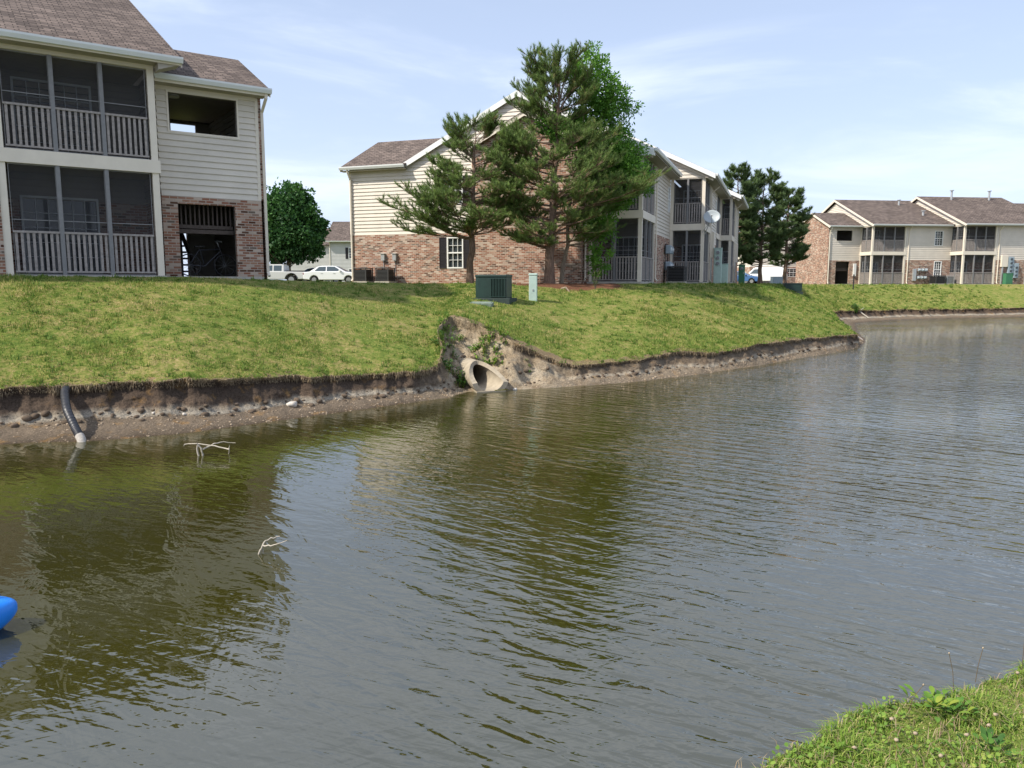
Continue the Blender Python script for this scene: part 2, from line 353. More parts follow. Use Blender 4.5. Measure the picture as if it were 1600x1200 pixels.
def lawn_fac(n,l,co):
    a=noise(n,l,co,.55,5,.6).outputs['Fac']; b=noise(n,l,co,3.2,5,.7).outputs['Fac']; c_=noise(n,l,co,14,4,.7).outputs['Fac']
    s=math_(n,l,'MULTIPLY_ADD',b,.75,math_(n,l,'MULTIPLY',a,.45)); s=math_(n,l,'MULTIPLY_ADD',c_,.8,s)
    return math_(n,l,'SUBTRACT',s,.48)
gco=n.new('ShaderNodeTexCoord').outputs['Object']
lf=lawn_fac(n,l,gco); lawn=ramp(n,l,lf,LAWN).outputs[0]
st=attr(n,'strata').outputs['Fac']; sa=attr(n,'sandy').outputs['Fac']; mu_=attr(n,'mulch').outputs['Fac']
nsm=noise(n,l,gco,1.6,6,.65).outputs['Fac']; stn=math_(n,l,'MULTIPLY_ADD',math_(n,l,'SUBTRACT',nsm,.5),.30,st)
soil=ramp(n,l,stn,[(0.0,(.075,.055,.035)),(.10,(.115,.09,.065)),(.30,(.165,.13,.095)),(.44,(.15,.118,.085)),(.50,(.30,.27,.22)),(.585,(.23,.195,.15)),(.65,(.095,.07,.052)),(.95,(.055,.04,.03)),(1.0,(.21,.155,.09))]).outputs[0]
rust=noise(n,l,gco,3.3,4,.6).outputs['Fac']; rf=math_(n,l,'MULTIPLY',math_(n,l,'SMOOTH_MIN',1.,math_(n,l,'MULTIPLY',math_(n,l,'SUBTRACT',rust,.57,clamp=True),7.),.1),.55,clamp=True)
soil=mixc(n,l,rf,soil,(.30,.17,.055)).outputs[2]
sn=noise(n,l,gco,2.4,7,.7).outputs['Fac']
sandc=ramp(n,l,sn,[(.3,(.13,.10,.065)),(.45,(.30,.235,.155)),(.6,(.40,.335,.24)),(.75,(.52,.46,.37))]).outputs[0]
lipf=math_(n,l,'MULTIPLY',math_(n,l,'MULTIPLY',math_(n,l,'SUBTRACT',stn,.80,clamp=True),9.,clamp=True),math_(n,l,'LESS_THAN',sa,.93))
soil=mixc(n,l,math_(n,l,'MULTIPLY',sa,math_(n,l,'MULTIPLY_ADD',lipf,-.7,.85)),soil,sandc).outputs[2]
spk=noise(n,l,gco,34,3,.8).outputs['Fac']
soil=mixc(n,l,1.,soil,ramp(n,l,spk,[(.32,(.5,.5,.5)),(.5,(1,1,1)),(.7,(1.35,1.3,1.25))]).outputs[0],'MULTIPLY').outputs[2]
vc=n.new('ShaderNodeTexVoronoi'); vc.inputs['Scale'].default_value=9; vc.feature='DISTANCE_TO_EDGE'; l.new(gco,vc.inputs['Vector'])
crk=math_(n,l,'MULTIPLY',vc.outputs['Distance'],14.,clamp=True)
soil=mixc(n,l,1.,soil,ramp(n,l,crk,[(0,(.62,.6,.58)),(.4,(1,1,1))]).outputs[0],'MULTIPLY').outputs[2]
gm=math_(n,l,'GREATER_THAN',math_(n,l,'MULTIPLY_ADD',math_(n,l,'SUBTRACT',noise(n,l,gco,5,4,.7).outputs['Fac'],.5),.22,math_(n,l,'SUBTRACT',st,math_(n,l,'MULTIPLY',sa,.30))),1.0)
c0=mixc(n,l,gm,soil,lawn).outputs[2]
mulc=ramp(n,l,noise(n,l,gco,22,4,.8).outputs['Fac'],[(.35,(.06,.03,.018)),(.6,(.20,.095,.055))]).outputs[0]
c1=mixc(n,l,mu_,c0,mulc).outputs[2]; l.new(c1,p.inputs['Base Color'])
bp=n.new('ShaderNodeBump'); bp.inputs['Strength'].default_value=.9; bp.inputs['Distance'].default_value=.05; l.new(noise(n,l,gco,13,8,.75).outputs['Fac'],bp.inputs['Height']); l.new(bp.outputs[0],p.inputs['Normal'])
wet=math_(n,l,'MULTIPLY',math_(n,l,'SUBTRACT',.12,st,clamp=True),5.,clamp=True); l.new(math_(n,l,'SUBTRACT',.95,wet),p.inputs['Roughness'])
ground=mesh_np('ground',Vf,GF,ng_m,{'strata':np.concatenate(strat),'sandy':np.concatenate(sandr),'mulch':mulch},smooth=True)
tag(ground,'grassy bank with crumbling earth edge across the pond',kind='structure')
bvh=BVHTree.FromPolygons([tuple(v) for v in Vf.tolist()],GF.tolist())
def gz(x,y):
    h=bvh.ray_cast(Vector((x,y,30)),Vector((0,0,-1))); return h[0].z if h[0] else 2.45
def gpix(px,py):
    r=Vector(ray(px,py)).normalized(); h=bvh.ray_cast(Vector((0,0,EYE)),r,400)
    return h[0] if h[0] else Vector(atZ(px,py,2.4))
# ------------------------------------------------------------------ grass blades
def blade_mat(name,stops,transl=.3,patch=True,spec=.2):
    m=mat(name,(.1,.15,.03),.6,spec); n,l=T(m); p=n['Principled BSDF']; rn=attr(n,'rnd').outputs['Fac']
    if patch:
        co=n.new('ShaderNodeTexCoord').outputs['Object']; f=math_(n,l,'MULTIPLY_ADD',math_(n,l,'SUBTRACT',rn,.5),.46,math_(n,l,'ADD',lawn_fac(n,l,co),.05))
    else: f=rn
    c=ramp(n,l,f,stops).outputs[0]; l.new(c,p.inputs['Base Color'])
    tb=n.new('ShaderNodeBsdfTranslucent'); l.new(c,tb.inputs[0]); ms=n.new('ShaderNodeMixShader'); ms.inputs[0].default_value=transl
    l.new(p.outputs[0],ms.inputs[1]); l.new(tb.outputs[0],ms.inputs[2]); l.new(ms.outputs[0],n['Material Output'].inputs[0]); return m
M_grass=blade_mat('grass_blades',[(.24,(.54,.43,.20)),(.42,(.39,.35,.12)),(.56,(.235,.29,.055)),(.78,(.11,.19,.03))])
M_dry=blade_mat('dry_grass',[(0,(.15,.11,.065)),(.5,(.27,.2,.12)),(1,(.38,.30,.19))],.2,False)
def blades(name,P,h,wd,lean,material,nseg=1,down=None):
    k=len(P); a=RNG.random(k)*2*np.pi; d=np.column_stack([np.cos(a),np.sin(a),np.zeros(k)]); s=np.column_stack([-np.sin(a),np.cos(a),np.zeros(k)])*(np.asarray(wd)*np.ones(k))[:,None]*.5
    h=np.asarray(h)*np.ones(k); up=np.array([0,0,1.])
    L1=lean*RNG.random(k)
    rnd=RNG.random(k)
    if down is not None:
        d=down/np.maximum(np.linalg.norm(down,axis=1),1e-6)[:,None]; tip=P+d*(h*.45)[:,None]-up*(h*(.4+.6*RNG.random(k)))[:,None]
        mid=P+d*(h*.35)[:,None]-up*(h*.1)[:,None]
        V=np.stack([P-s,P+s,mid+s*.8,mid-s*.8,tip],1)
        F=(np.arange(k)*5)[:,None,None]+np.array([[0,1,2],[0,2,3],[3,2,4]])[None]; return mesh_np(name,V.reshape(-1,3),F.reshape(-1,3),material,{'rnd':np.repeat(rnd,5)})
    if nseg==1:
        tip=P+d*(h*L1)[:,None]+up*(h*np.sqrt(np.maximum(.1,1-L1**2)))[:,None]; V=np.stack([P-s,P+s,tip],1)
        F=np.arange(k*3).reshape(-1,3); return mesh_np(name,V.reshape(-1,3),F,material,{'rnd':np.repeat(rnd,3)})
    mid=P+d*(h*L1*.3)[:,None]+up*(h*.55)[:,None]; tip=P+d*(h*L1)[:,None]+up*(h*(1-.55*L1))[:,None]
    V=np.stack([P-s,P+s,mid+s*.75,mid-s*.75,tip],1); F=(np.arange(k)*5)[:,None,None]+np.array([[0,1,2],[0,2,3],[3,2,4]])[None]
    return mesh_np(name,V.reshape(-1,3),F.reshape(-1,3),material,{'rnd':np.repeat(rnd,5)})
r0=7+nb; rE=r0-1
def scatter(ra,rb,ca,cb,k,tpow=1.0,msk=None):
    ri=ra+(rb-ra)*RNG.random(k)**tpow; ci=RNG.random(k)*(cb-ca)+ca; r=np.clip(ri.astype(int),0,nr_-2); c=np.clip(ci.astype(int),0,nc-2); fr=(ri-r)[:,None]; fc=(ci-c)[:,None]
    return (GV[r,c]*(1-fr)*(1-fc)+GV[r,c+1]*(1-fr)*fc+GV[r+1,c]*fr*(1-fc)+GV[r+1,c+1]*fr*fc),ri,ci
c_lo=int(np.searchsorted(us,2.3)); c_hi=int(np.searchsorted(us,33.8)); c_mid=int(np.searchsorted(us,26.5))
P,ri,ci=scatter(rE,rE+ng,c_lo,c_hi,430000)
def in_mulch(P):
    m=np.zeros(len(P),bool)
    for c,rr in MULCH: m|=np.hypot(P[:,0]-c[0],P[:,1]-c[1])<rr*.93
    return m
sandy_c=sand[np.clip(ci.astype(int),0,nc-1)]
keep=~in_mulch(P)&~((sandy_c>.5)&(ri<rE+ng*.09))
keep&=RNG.random(len(P))<.35+.65*np.clip(.5+1.6*fbm(P[:,0]*1.3,P[:,1]*1.3,P[:,0]*0,4),0,1)
P=P[keep]; dist=np.hypot(P[:,0],P[:,1])
tall=np.clip(.5+1.3*fbm(P[:,0]*.9+5,P[:,1]*.9,P[:,0]*0+2,3),.2,1.4)
lg=blades('lawn_grass',P,(.035+.045*RNG.random(len(P)))*tall*(.8+.012*dist),.0045+.00055*dist,.95,M_grass)
tag(lg,'short green and yellow lawn grass over the far bank','grass',kind='stuff')
# coarser tufts and broadleaf rosettes in the lawn
P,ri,ci=scatter(rE,rE+ng,c_lo,c_hi,4600); P=P[~in_mulch(P)]; hh=.05+.06*RNG.random(len(P))**2; P2=np.repeat(P,16,0)+np.column_stack([RNG.normal(0,.05,(len(P)*16,2)),np.zeros(len(P)*16)]); dist=np.hypot(P2[:,0],P2[:,1])
M_tuft=blade_mat('tuft_blades',[(0,(.22,.29,.055)),(.4,(.12,.21,.032)),(1,(.055,.12,.018))],.3,False)
tg=blades('grass_tufts',P2,np.repeat(hh,16)*(.6+.6*RNG.random(len(P2)))*(.8+.015*dist),.006+.0007*dist,1.3,M_tuft); tag(tg,'taller greener tufts of grass and broad leaves dotting the lawn','grass',kind='stuff')
# dry roots and straw hanging over the eroded lip
P,ri,ci=scatter(rE-6,rE+2,c_lo,c_hi,30000)
dn=dE[np.clip(ci.astype(int),0,nc-1)]; dn=np.column_stack([dn,np.zeros(len(dn))])+RNG.normal(0,.35,(len(dn),3))
k_=sand[np.clip(ci.astype(int),0,nc-1)]<RNG.random(len(P))+.25
dg=blades('dead_grass',P[k_]+np.array([0,0,.01]),(.03+.10*RNG.random(k_.sum())**2)*np.clip(.8+1.2*fbm(P[k_,0]*1.7,P[k_,1]*1.7,P[k_,0]*0,3),.25,1.6),.006+.0004*np.hypot(P[k_,0],P[k_,1]),1,M_dry,down=dn[k_])
tag(dg,'dry dead grass and roots hanging over the eroded bank edge','dead grass',kind='stuff')
# ------------------------------------------------------------------ rocks / gravel
def rock_verts(r,seed,sub=2):
    import bmesh
    bm=bmesh.new(); bmesh.ops.create_icosphere(bm,subdivisions=sub,radius=1)
    V=np.array([v.co[:] for v in bm.verts]); F=np.array([[v.index for v in f.verts] for f in bm.faces]); bm.free()
    d=1+.35*fbm(V[:,0]*1.3+seed,V[:,1]*1.3,V[:,2]*1.3+seed*3,3); V=V*d[:,None]*np.array([1,.75,.6])*r; return V,F
M_stone=mat('pale_stone',(.50,.46,.40),.85,.2,noise=.3,nscale=14,bump=.4)
M_gravel=mat('gravel_stone',(.36,.28,.2),.9,.2,noise=.5,nscale=1.7)
k=2600; P,ri,ci=scatter(7,7+nb*.5,c_lo,int(np.searchsorted(us,27)),k)
Vs,Fs=rock_verts(1,3,1); 
sz=.008+.022*RNG.random(k)**3; sz[:60]*=2.0
ang=RNG.random(k)*6.28; ca,sa_=np.cos(ang),np.sin(ang)
VV=Vs[None]*sz[:,None,None]; VX=VV[...,0]*ca[:,None]-VV[...,1]*sa_[:,None]; VY=VV[...,0]*sa_[:,None]+VV[...,1]*ca[:,None]
VV=np.stack([VX,VY,VV[...,2]],-1)+P[:,None,:]
gr=mesh_np('gravel',VV.reshape(-1,3),(Fs[None]+(np.arange(k)*len(Vs))[:,None,None]).reshape(-1,3),M_gravel)
tag(gr,'small tan pebbles scattered over the muddy shore','gravel',kind='stuff')
k=420; P,ri,ci=scatter(7+nb*.36,7+nb*.62,c_lo,int(np.searchsorted(us,27)),k); Vs2,Fs2=rock_verts(1,9,2); sz=.018+.075*RNG.random(k)**3; ang=RNG.random(k)*6.28; ca,sa_=np.cos(ang),np.sin(ang)
VV=Vs2[None]*sz[:,None,None]; VV=np.stack([VV[...,0]*ca[:,None]-VV[...,1]*sa_[:,None],VV[...,0]*sa_[:,None]+VV[...,1]*ca[:,None],VV[...,2]],-1)+P[:,None,:]
cg=mesh_np('soil_clods',VV.reshape(-1,3),(Fs2[None]+(np.arange(k)*len(Vs2))[:,None,None]).reshape(-1,3),mat('soil_clod',(.12,.09,.065),.95,.1,noise=.5,nscale=2.3,bump=.5,bscale=50),smooth=True); tag(cg,'crumbled brown soil clods fallen at the foot of the bank','soil',kind='stuff')
def stone(px,py,r,label,seed):
    g=gpix(px,py); V,F=rock_verts(r,seed,3); o=mesh_np('rock',V,F,M_stone,smooth=True); o.location=(g.x,g.y,g.z+r*.2); o.rotation_euler=(.2,.1,seed); return tag(o,label,'rock')
stone(456,634,.115,'pale round rock lying below the grey clay of the bank',3)
stone(240,646,.04,'small white stone on the brown bank right of the black pipe',5)
stone(288,648,.045,'small tan stone on the brown beach, second right of the black pipe',8)
stone(805,610,.07,'small flat pale stone at the water line right of the culvert',11)
# ------------------------------------------------------------------ WATER
wm=mat('pond_water',(.05,.045,.012),.015,.5); n,l=T(wm); p=n['Principled BSDF']; p.inputs['IOR'].default_value=2.25
co=n.new('ShaderNodeTexCoord').outputs['Object']
def wmap(rot,sc): q=n.new('ShaderNodeMapping'); q.vector_type='TEXTURE'; q.inputs['Rotation'].default_value=(0,0,R(rot)); q.inputs['Scale'].default_value=sc; l.new(co,q.inputs[0]); return q.outputs[0]
warp=noise(n,l,co,.5,3,.5)
a=noise(n,l,wmap(-40,(1.1,.18,1)),1,2,.45,.7).outputs['Fac']
wv=n.new('ShaderNodeTexWave'); wv.wave_type='BANDS'; wv.bands_direction='Y'; wv.wave_profile='SIN'; wv.inputs['Scale'].default_value=1.15; wv.inputs['Distortion'].default_value=5.5; wv.inputs['Detail'].default_value=2.5; wv.inputs['Detail Scale'].default_value=.75; wv.inputs['Detail Roughness'].default_value=.55
l.new(wmap(-38,(1.7,1,1)),wv.inputs['Vector'])
patch=noise(n,l,wmap(-30,(2.2,1.1,1)),1,2,.5).outputs['Fac']; wamp=n.new('ShaderNodeMapRange'); wamp.inputs[1].default_value=.35; wamp.inputs[2].default_value=.65; wamp.inputs[3].default_value=.06; wamp.inputs[4].default_value=.20; l.new(patch,wamp.inputs[0])
b=noise(n,l,wmap(-20,(.42,.085,1)),1,2,.45,.5).outputs['Fac']
c_=noise(n,l,wmap(24,(.34,.09,1)),1,2,.5,.4).outputs['Fac']
calm=noise(n,l,wmap(20,(5,3,1)),1,2,.5,.3).outputs['Fac']
# calmer towards the left shore
sx=n.new('ShaderNodeSeparateXYZ'); l.new(co,sx.inputs[0])
lx=n.new('ShaderNodeMapRange'); lx.interpolation_type='SMOOTHSTEP'; lx.inputs[1].default_value=-2.6; lx.inputs[2].default_value=2.4; lx.inputs[3].default_value=.22; lx.inputs[4].default_value=1.; l.new(sx.outputs[0],lx.inputs[0])
cm=n.new('ShaderNodeMapRange'); cm.inputs[1].default_value=.3; cm.inputs[2].default_value=.65; cm.inputs[3].default_value=.3; cm.inputs[4].default_value=1.25; l.new(calm,cm.inputs[0])
h=math_(n,l,'ADD',math_(n,l,'MULTIPLY',a,1.0),math_(n,l,'ADD',math_(n,l,'MULTIPLY',b,.52),math_(n,l,'MULTIPLY',c_,.25)))
h=math_(n,l,'MULTIPLY_ADD',wv.outputs['Fac'],wamp.outputs[0],h)
h=math_(n,l,'MULTIPLY',math_(n,l,'SUBTRACT',h,.9),math_(n,l,'MULTIPLY',lx.outputs[0],cm.outputs[0]))
big=noise(n,l,wmap(-60,(1.0,.35,1)),1,3,.55,.8).outputs['Fac']; h=math_(n,l,'MULTIPLY_ADD',big,.32,h)
bp=n.new('ShaderNodeBump'); bp.inputs['Strength'].default_value=1.0; bp.inputs['Distance'].default_value=.032; l.new(h,bp.inputs['Height']); l.new(bp.outputs[0],p.inputs['Normal'])
wc=ramp(n,l,noise(n,l,co,.22,3,.5).outputs['Fac'],[(.3,(.027,.025,.004)),(.7,(.036,.034,.006))]).outputs[0]; l.new(wc,p.inputs['Base Color'])
mb=MB(); mb.poly([(-300,-60,0),(300,-60,0),(300,120,0),(-300,120,0)]); wat=mb.build('water',wm); tag(wat,'murky olive pond water with fine ripples',kind='structure')
# ------------------------------------------------------------------ NEAR BANK
nearW=lambda x: 1.93+.60*x+.10*np.sin(x*2.1+.5)+.05*np.sin(x*5.3)
gx=np.concatenate([np.linspace(-30,-1.5,30),np.linspace(-1.45,3.6,240),np.linspace(3.7,40,50)])
off=np.concatenate([[-.35,-.28,-.24,-.2,-.15,-.09,-.04],np.linspace(0,2.5,110),np.linspace(2.7,30,14)])
OX,GX=np.meshgrid(off,gx,indexing='ij')
ed=nearW(GX)+fbm(GX*3,GX*0,GX*0,4)*.10
Yn=ed-OX; Zn=np.where(OX<0,np.interp(OX,[-.35,-.28,-.24,-.2,-.15,-.09,-.04,0],[-.4,-.2,.02,.2,.42,.62,.75,.84]),.84+.05*np.clip(OX,0,3))
Zn=Zn+fbm(GX*2.2,Yn*2.2,GX*0,4)*.035
ii=np.arange(OX.size).reshape(OX.shape); Fn=np.stack([ii[:-1,:-1],ii[1:,:-1],ii[1:,1:],ii[:-1,1:]],-1).reshape(-1,4)
nbm=mat('near_bank_soil',(.1,.08,.05),.95,.1); n,l=T(nbm); p=n['Principled BSDF']; co=n.new('ShaderNodeTexCoord').outputs['Object']
l.new(ramp(n,l,noise(n,l,co,9,6,.7).outputs['Fac'],[(.3,(.06,.075,.02)),(.5,(.11,.14,.03)),(.7,(.18,.17,.06))]).outputs[0],p.inputs['Base Color'])
nbk=mesh_np('near_bank',np.stack([GX,Yn,Zn],-1).reshape(-1,3),Fn,nbm,smooth=True); tag(nbk,'near grassy shore at the bottom right',kind='structure')
def nz_(x,o): 
    y=nearW(x)+fbm(x*3,x*0,x*0,4)*.10-o; return y,.84+.05*np.clip(o,0,3)+fbm(x*2.2,y*2.2,x*0,4)*.035
def near_blades(k,x0,x1,omax,pw=1.):
    x=x0+(x1-x0)*RNG.random(k); o=omax*RNG.random(k)**pw; y,z=nz_(x,o); return np.column_stack([x,y,z-.004])
M_ngrass=blade_mat('near_grass_blades',[(0,(.45,.38,.20)),(.14,(.36,.36,.11)),(.35,(.27,.38,.065)),(.7,(.17,.29,.04)),(1,(.11,.2,.028))],.35,False)
P=near_blades(125000,.2,3.4,1.7); cl=np.clip(.55+1.1*fbm(P[:,0]*5,P[:,1]*5,P[:,0]*0,3),.2,1.3)
ngs=blades('shore_grass',P,(.035+.06*RNG.random(len(P)))*cl,.003+.003*RNG.random(len(P)),1.5,M_ngrass,2); tag(ngs,'bright green mown grass on the near shore','grass',kind='stuff')
P=near_blades(4500,.2,3.4,1.7); ngd=blades('dry_clippings',P+[0,0,.012],.03+.05*RNG.random(len(P)),.003,1.6,M_dry,2); tag(ngd,'straw coloured dry blades lying between the near grass','dry grass',kind='stuff')
P=near_blades(5000,-2.5,.2,2.); P2=near_blades(4000,3.4,6,2.); o=blades('shore_grass',np.vstack([P,P2]),.05,.006,1.,M_ngrass,2); tag(o,'mown grass along the rest of the near shore','grass',kind='stuff')
P=near_blades(9000,.2,3.4,1.7); hm=fbm(P[:,0]*3,P[:,1]*3,P[:,0]*0+5,3)>-.05; P=P[hm]; k=len(P)
def flat_leaves(name,P,sz,material):
    k=len(P); a=RNG.random(k)*6.28; d=np.column_stack([np.cos(a),np.sin(a),.25+.5*RNG.random(k)]); d/=np.linalg.norm(d,axis=1)[:,None]; s_=np.column_stack([-np.sin(a),np.cos(a),.5*(RNG.random(k)-.5)]); P=P+np.array([0,0,1])*(.012+.035*RNG.random(k))[:,None]
    L_=(sz*(.6+.6*RNG.random(k)))[:,None]; V=np.stack([P,P+d*L_*.35-s_*L_*.4,P+d*L_*.85-s_*L_*.3,P+d*L_,P+d*L_*.85+s_*L_*.3,P+d*L_*.35+s_*L_*.4],1)
    return mesh_np(name,V.reshape(-1,3),np.arange(k*6).reshape(-1,6),material,{'rnd':np.repeat(RNG.random(k),6)})
M_clover=blade_mat('clover_leaves',[(0,(.30,.36,.07)),(.3,(.19,.30,.05)),(1,(.11,.21,.035))],.3,False)
o=flat_leaves('clover_leaves',P,.017,M_clover); tag(o,'small round clover leaves mixed into the near grass','clover',kind='stuff')
# broadleaf weeds and clover on the near shore
def leafmesh(name,specs,material,par=None): # specs: (base, dir, length, width, rnd)
    V=[];F=[];A=[]
    for (b,d,L_,wd,rn) in specs:
        d=Vector(d).normalized(); s=d.cross(Vector((0,0,1))); s=s.normalized() if s.length>1e-3 else Vector((1,0,0)); b=Vector(b); nrm=s.cross(d)
        i=len(V); ts=[(0,.08,0),(.3,.8,.03),(.6,1,.02),(.85,.6,-.04),(1,0.02,-.12)]
        for (t,ww,dz) in ts:
            c=b+d*L_*t+nrm*dz*L_
            V+= [tuple(c-s*wd*ww*.5+nrm*.08*wd*ww),tuple(c),tuple(c+s*wd*ww*.5+nrm*.08*wd*ww)]; A+=[rn]*3
        for k in range(4):
            for j in (0,1): q=i+3*k+j; F.append((q,q+1,q+4,q+3))
    o=mesh_np(name,np.array(V),np.array(F),material,{'rnd':np.array(A)},smooth=True)
    if par: o.parent=par
    return o
M_weed=blade_mat('weed_leaves',[(0,(.30,.33,.05)),(.3,(.14,.26,.035)),(.7,(.07,.17,.03)),(1,(.045,.11,.025))],.3,False)
def near_xyz(px,py,z=.87): return Vector(atZ(px,py,z))
for (px,py,nl,sz,lb,rb) in [(1462,1106,40,.05,'yellow green broadleaf weed clump at the edge of the near bank',0.),(1545,1170,26,.045,'low dark green weed rosette lower right in the near grass',.5),(1490,1112,22,.04,'small reddish green weed right of the yellow green clump',.3),(1310,1178,14,.03,'leafy weed at the lower left end of the near bank',.2)]:
    g=near_xyz(px,py); root=empty('weed',g,label=lb,cat='weed'); sp=[]
    for k in range(nl):
        a=random.random()*6.28; el=random.uniform(.15,1.2); rr=random.uniform(0,sz*2.2)
        sp.append(((math.cos(a)*rr,math.sin(a)*rr,random.uniform(0,.02)),(math.cos(a),math.sin(a),el),random.uniform(.6,1.1)*sz,sz*.42,min(1,max(0,rb+random.uniform(0,.5)))))
    leafmesh('leaves',sp,M_weed,root)
M_flower=mat('clover_flower',(.34,.27,.19),.8,.2,noise=.3,nscale=80)
clov=[(1335,1172),(1400,1160),(1510,1152),(1545,1137),(1393,1127),(1430,1150),(1555,1120),(1590,1055),(1470,1185)]
FL=['lowest clover head on the left of the near grass','clover head below the yellow weed clump','brown clover head in the middle of the near grass','clover head near the right frame edge above the brown one','clover head just left of the yellow weed clump','clover head in grass directly under the yellow clump','clover head close to the right border of the picture','topmost clover head at the upper right of the near bank','clover head at the very bottom of the picture']
for (px,py),lb in zip(clov,FL):
    g=near_xyz(px,py,.9); root=empty('clover_flower',(g.x,g.y,g.z-.05),label=lb,cat='flower',group='clover heads in the near grass')
    MB().tube([(0,0,0),(.003,0,.03),(0,.002,.055)],.0012,5).build('stem',M_weed,root)
    V,F=rock_verts(.008,px*.01,2); V[:,2]*=1.3; V*=1+.12*RNG.normal(0,1,(len(V),1)); V[:,2]+=.06; o=mesh_np('flower_head',V,F,M_flower); o.parent=root
for k,(px,py,hh,lb) in enumerate([(1490,1079,.16,'tall thin seed stalk standing on the near bank edge over the water'),(1524,1066,.15,'leaning seed stalk with pale head beside the tall one'),(1420,1108,.10,'bent white tipped stalk left of the tall seed stalks'),(1597,1042,.16,'seed stalk at the right border rising above the shore')]):
    g=near_xyz(px,py,.86); root=empty('seed_stalk',g,label=lb,cat='grass stalk',group='seed stalks on the near bank edge')
    ln=(-.03,.02,.05,.0)[k]
    MB().tube([(0,0,0),(ln*.3,0,hh*.5),(ln,0,hh)],.0013,5).build('stem',M_dry,root); V,F=rock_verts(.004,k,1); V[:,2]*=2.2; V+=np.array([ln,0,hh]); o=mesh_np('seed_head',V,F,M_flower); o.parent=root
# ------------------------------------------------------------------ BUILDING KIT (local frames: x along the front, y back, z up)
class Fr:
    def __init__(s,o,d): s.o=Vector((*o,0)) if len(o)==2 else Vector(o); s.d=Vector((d[0],d[1],0)).normalized(); s.n=Vector((s.d.y,-s.d.x,0))
    def p(s,a,out,z): return s.o+s.d*a+s.n*out+Vector((0,0,z))
def fbox(mb,F,a0,a1,o0,o1,z0,z1):   # box in a face frame, o1 > o0 outward
    return mb.hexa([F.p(a0,o1,z0),F.p(a1,o1,z0),F.p(a1,o0,z0),F.p(a0,o0,z0),F.p(a0,o1,z1),F.p(a1,o1,z1),F.p(a1,o0,z1),F.p(a0,o0,z1)])
def cuts(lo,hi,vals): return sorted(set([lo,hi]+[v for v in vals if lo<v<hi]))
def brick(mb,F,a0,a1,z0,z1,holes=(),rev=.11,out=0.):
    A=cuts(a0,a1,[h[0] for h in holes]+[h[1] for h in holes]); Zc=cuts(z0,z1,[h[2] for h in holes]+[h[3] for h in holes])
    for i in range(len(A)-1):
        for j in range(len(Zc)-1):
            ca=(A[i]+A[i+1])/2; cz=(Zc[j]+Zc[j+1])/2
            if any(h[0]<ca<h[1] and h[2]<cz<h[3] for h in holes): continue
            mb.poly([F.p(A[i],out,Zc[j]),F.p(A[i+1],out,Zc[j]),F.p(A[i+1],out,Zc[j+1]),F.p(A[i],out,Zc[j+1])])
    for (h0,h1,g0,g1) in holes:
        q=out-rev
        mb.poly([F.p(h0,out,g0),F.p(h0,out,g1),F.p(h0,q,g1),F.p(h0,q,g0)]); mb.poly([F.p(h1,out,g1),F.p(h1,out,g0),F.p(h1,q,g0),F.p(h1,q,g1)])
        mb.poly([F.p(h0,out,g1),F.p(h1,out,g1),F.p(h1,q,g1),F.p(h0,q,g1)]); mb.poly([F.p(h1,out,g0),F.p(h0,out,g0),F.p(h0,q,g0),F.p(h1,q,g0)])
def siding(mb,F,a0,a1,z0,z1,holes=(),lo=None,hi=None,out=0.,e=.165):
    # lo(z), hi(z) give the left/right limit of gables
    lo=lo or (lambda z:a0); hi=hi or (lambda z:a1)
    Zc=cuts(z0,z1,[z0+e*k for k in range(1,int((z1-z0)/e)+1)]+[h[2] for h in holes]+[h[3] for h in holes])
    for j in range(len(Zc)-1):
        za,zb_=Zc[j],Zc[j+1]; ka=((za-z0)/e)%1.0; kb=ka+(zb_-za)/e
        if ka>.999: ka=0;kb=(zb_-za)/e
        oa=out+.034*(1-ka); ob=out+.034*(1-min(1,kb)); cz=(za+zb_)/2
        hs=sorted([(h[0],h[1]) for h in holes if h[2]<cz<h[3]])
        segs=[]; s=None
        pts=[('L',)]+[x for h in hs for x in h]+[('R',)]
        for q in range(0,len(pts),2):
            l_,r_=pts[q],pts[q+1]
            la=lo(za) if l_==('L',) else l_; lb=lo(zb_) if l_==('L',) else l_; ra=hi(za) if r_==('R',) else r_; rb=hi(zb_) if r_==('R',) else r_
            if ra-la<=.001: continue
            if rb<lb: lb=rb=(lb+rb)/2
            mb.poly([F.p(la,oa,za),F.p(ra,oa,za),F.p(rb,ob,zb_),F.p(lb,ob,zb_)])
            if ka<.01: mb.poly([F.p(la,out-.002,za),F.p(ra,out-.002,za),F.p(ra,oa,za),F.p(la,oa,za)])
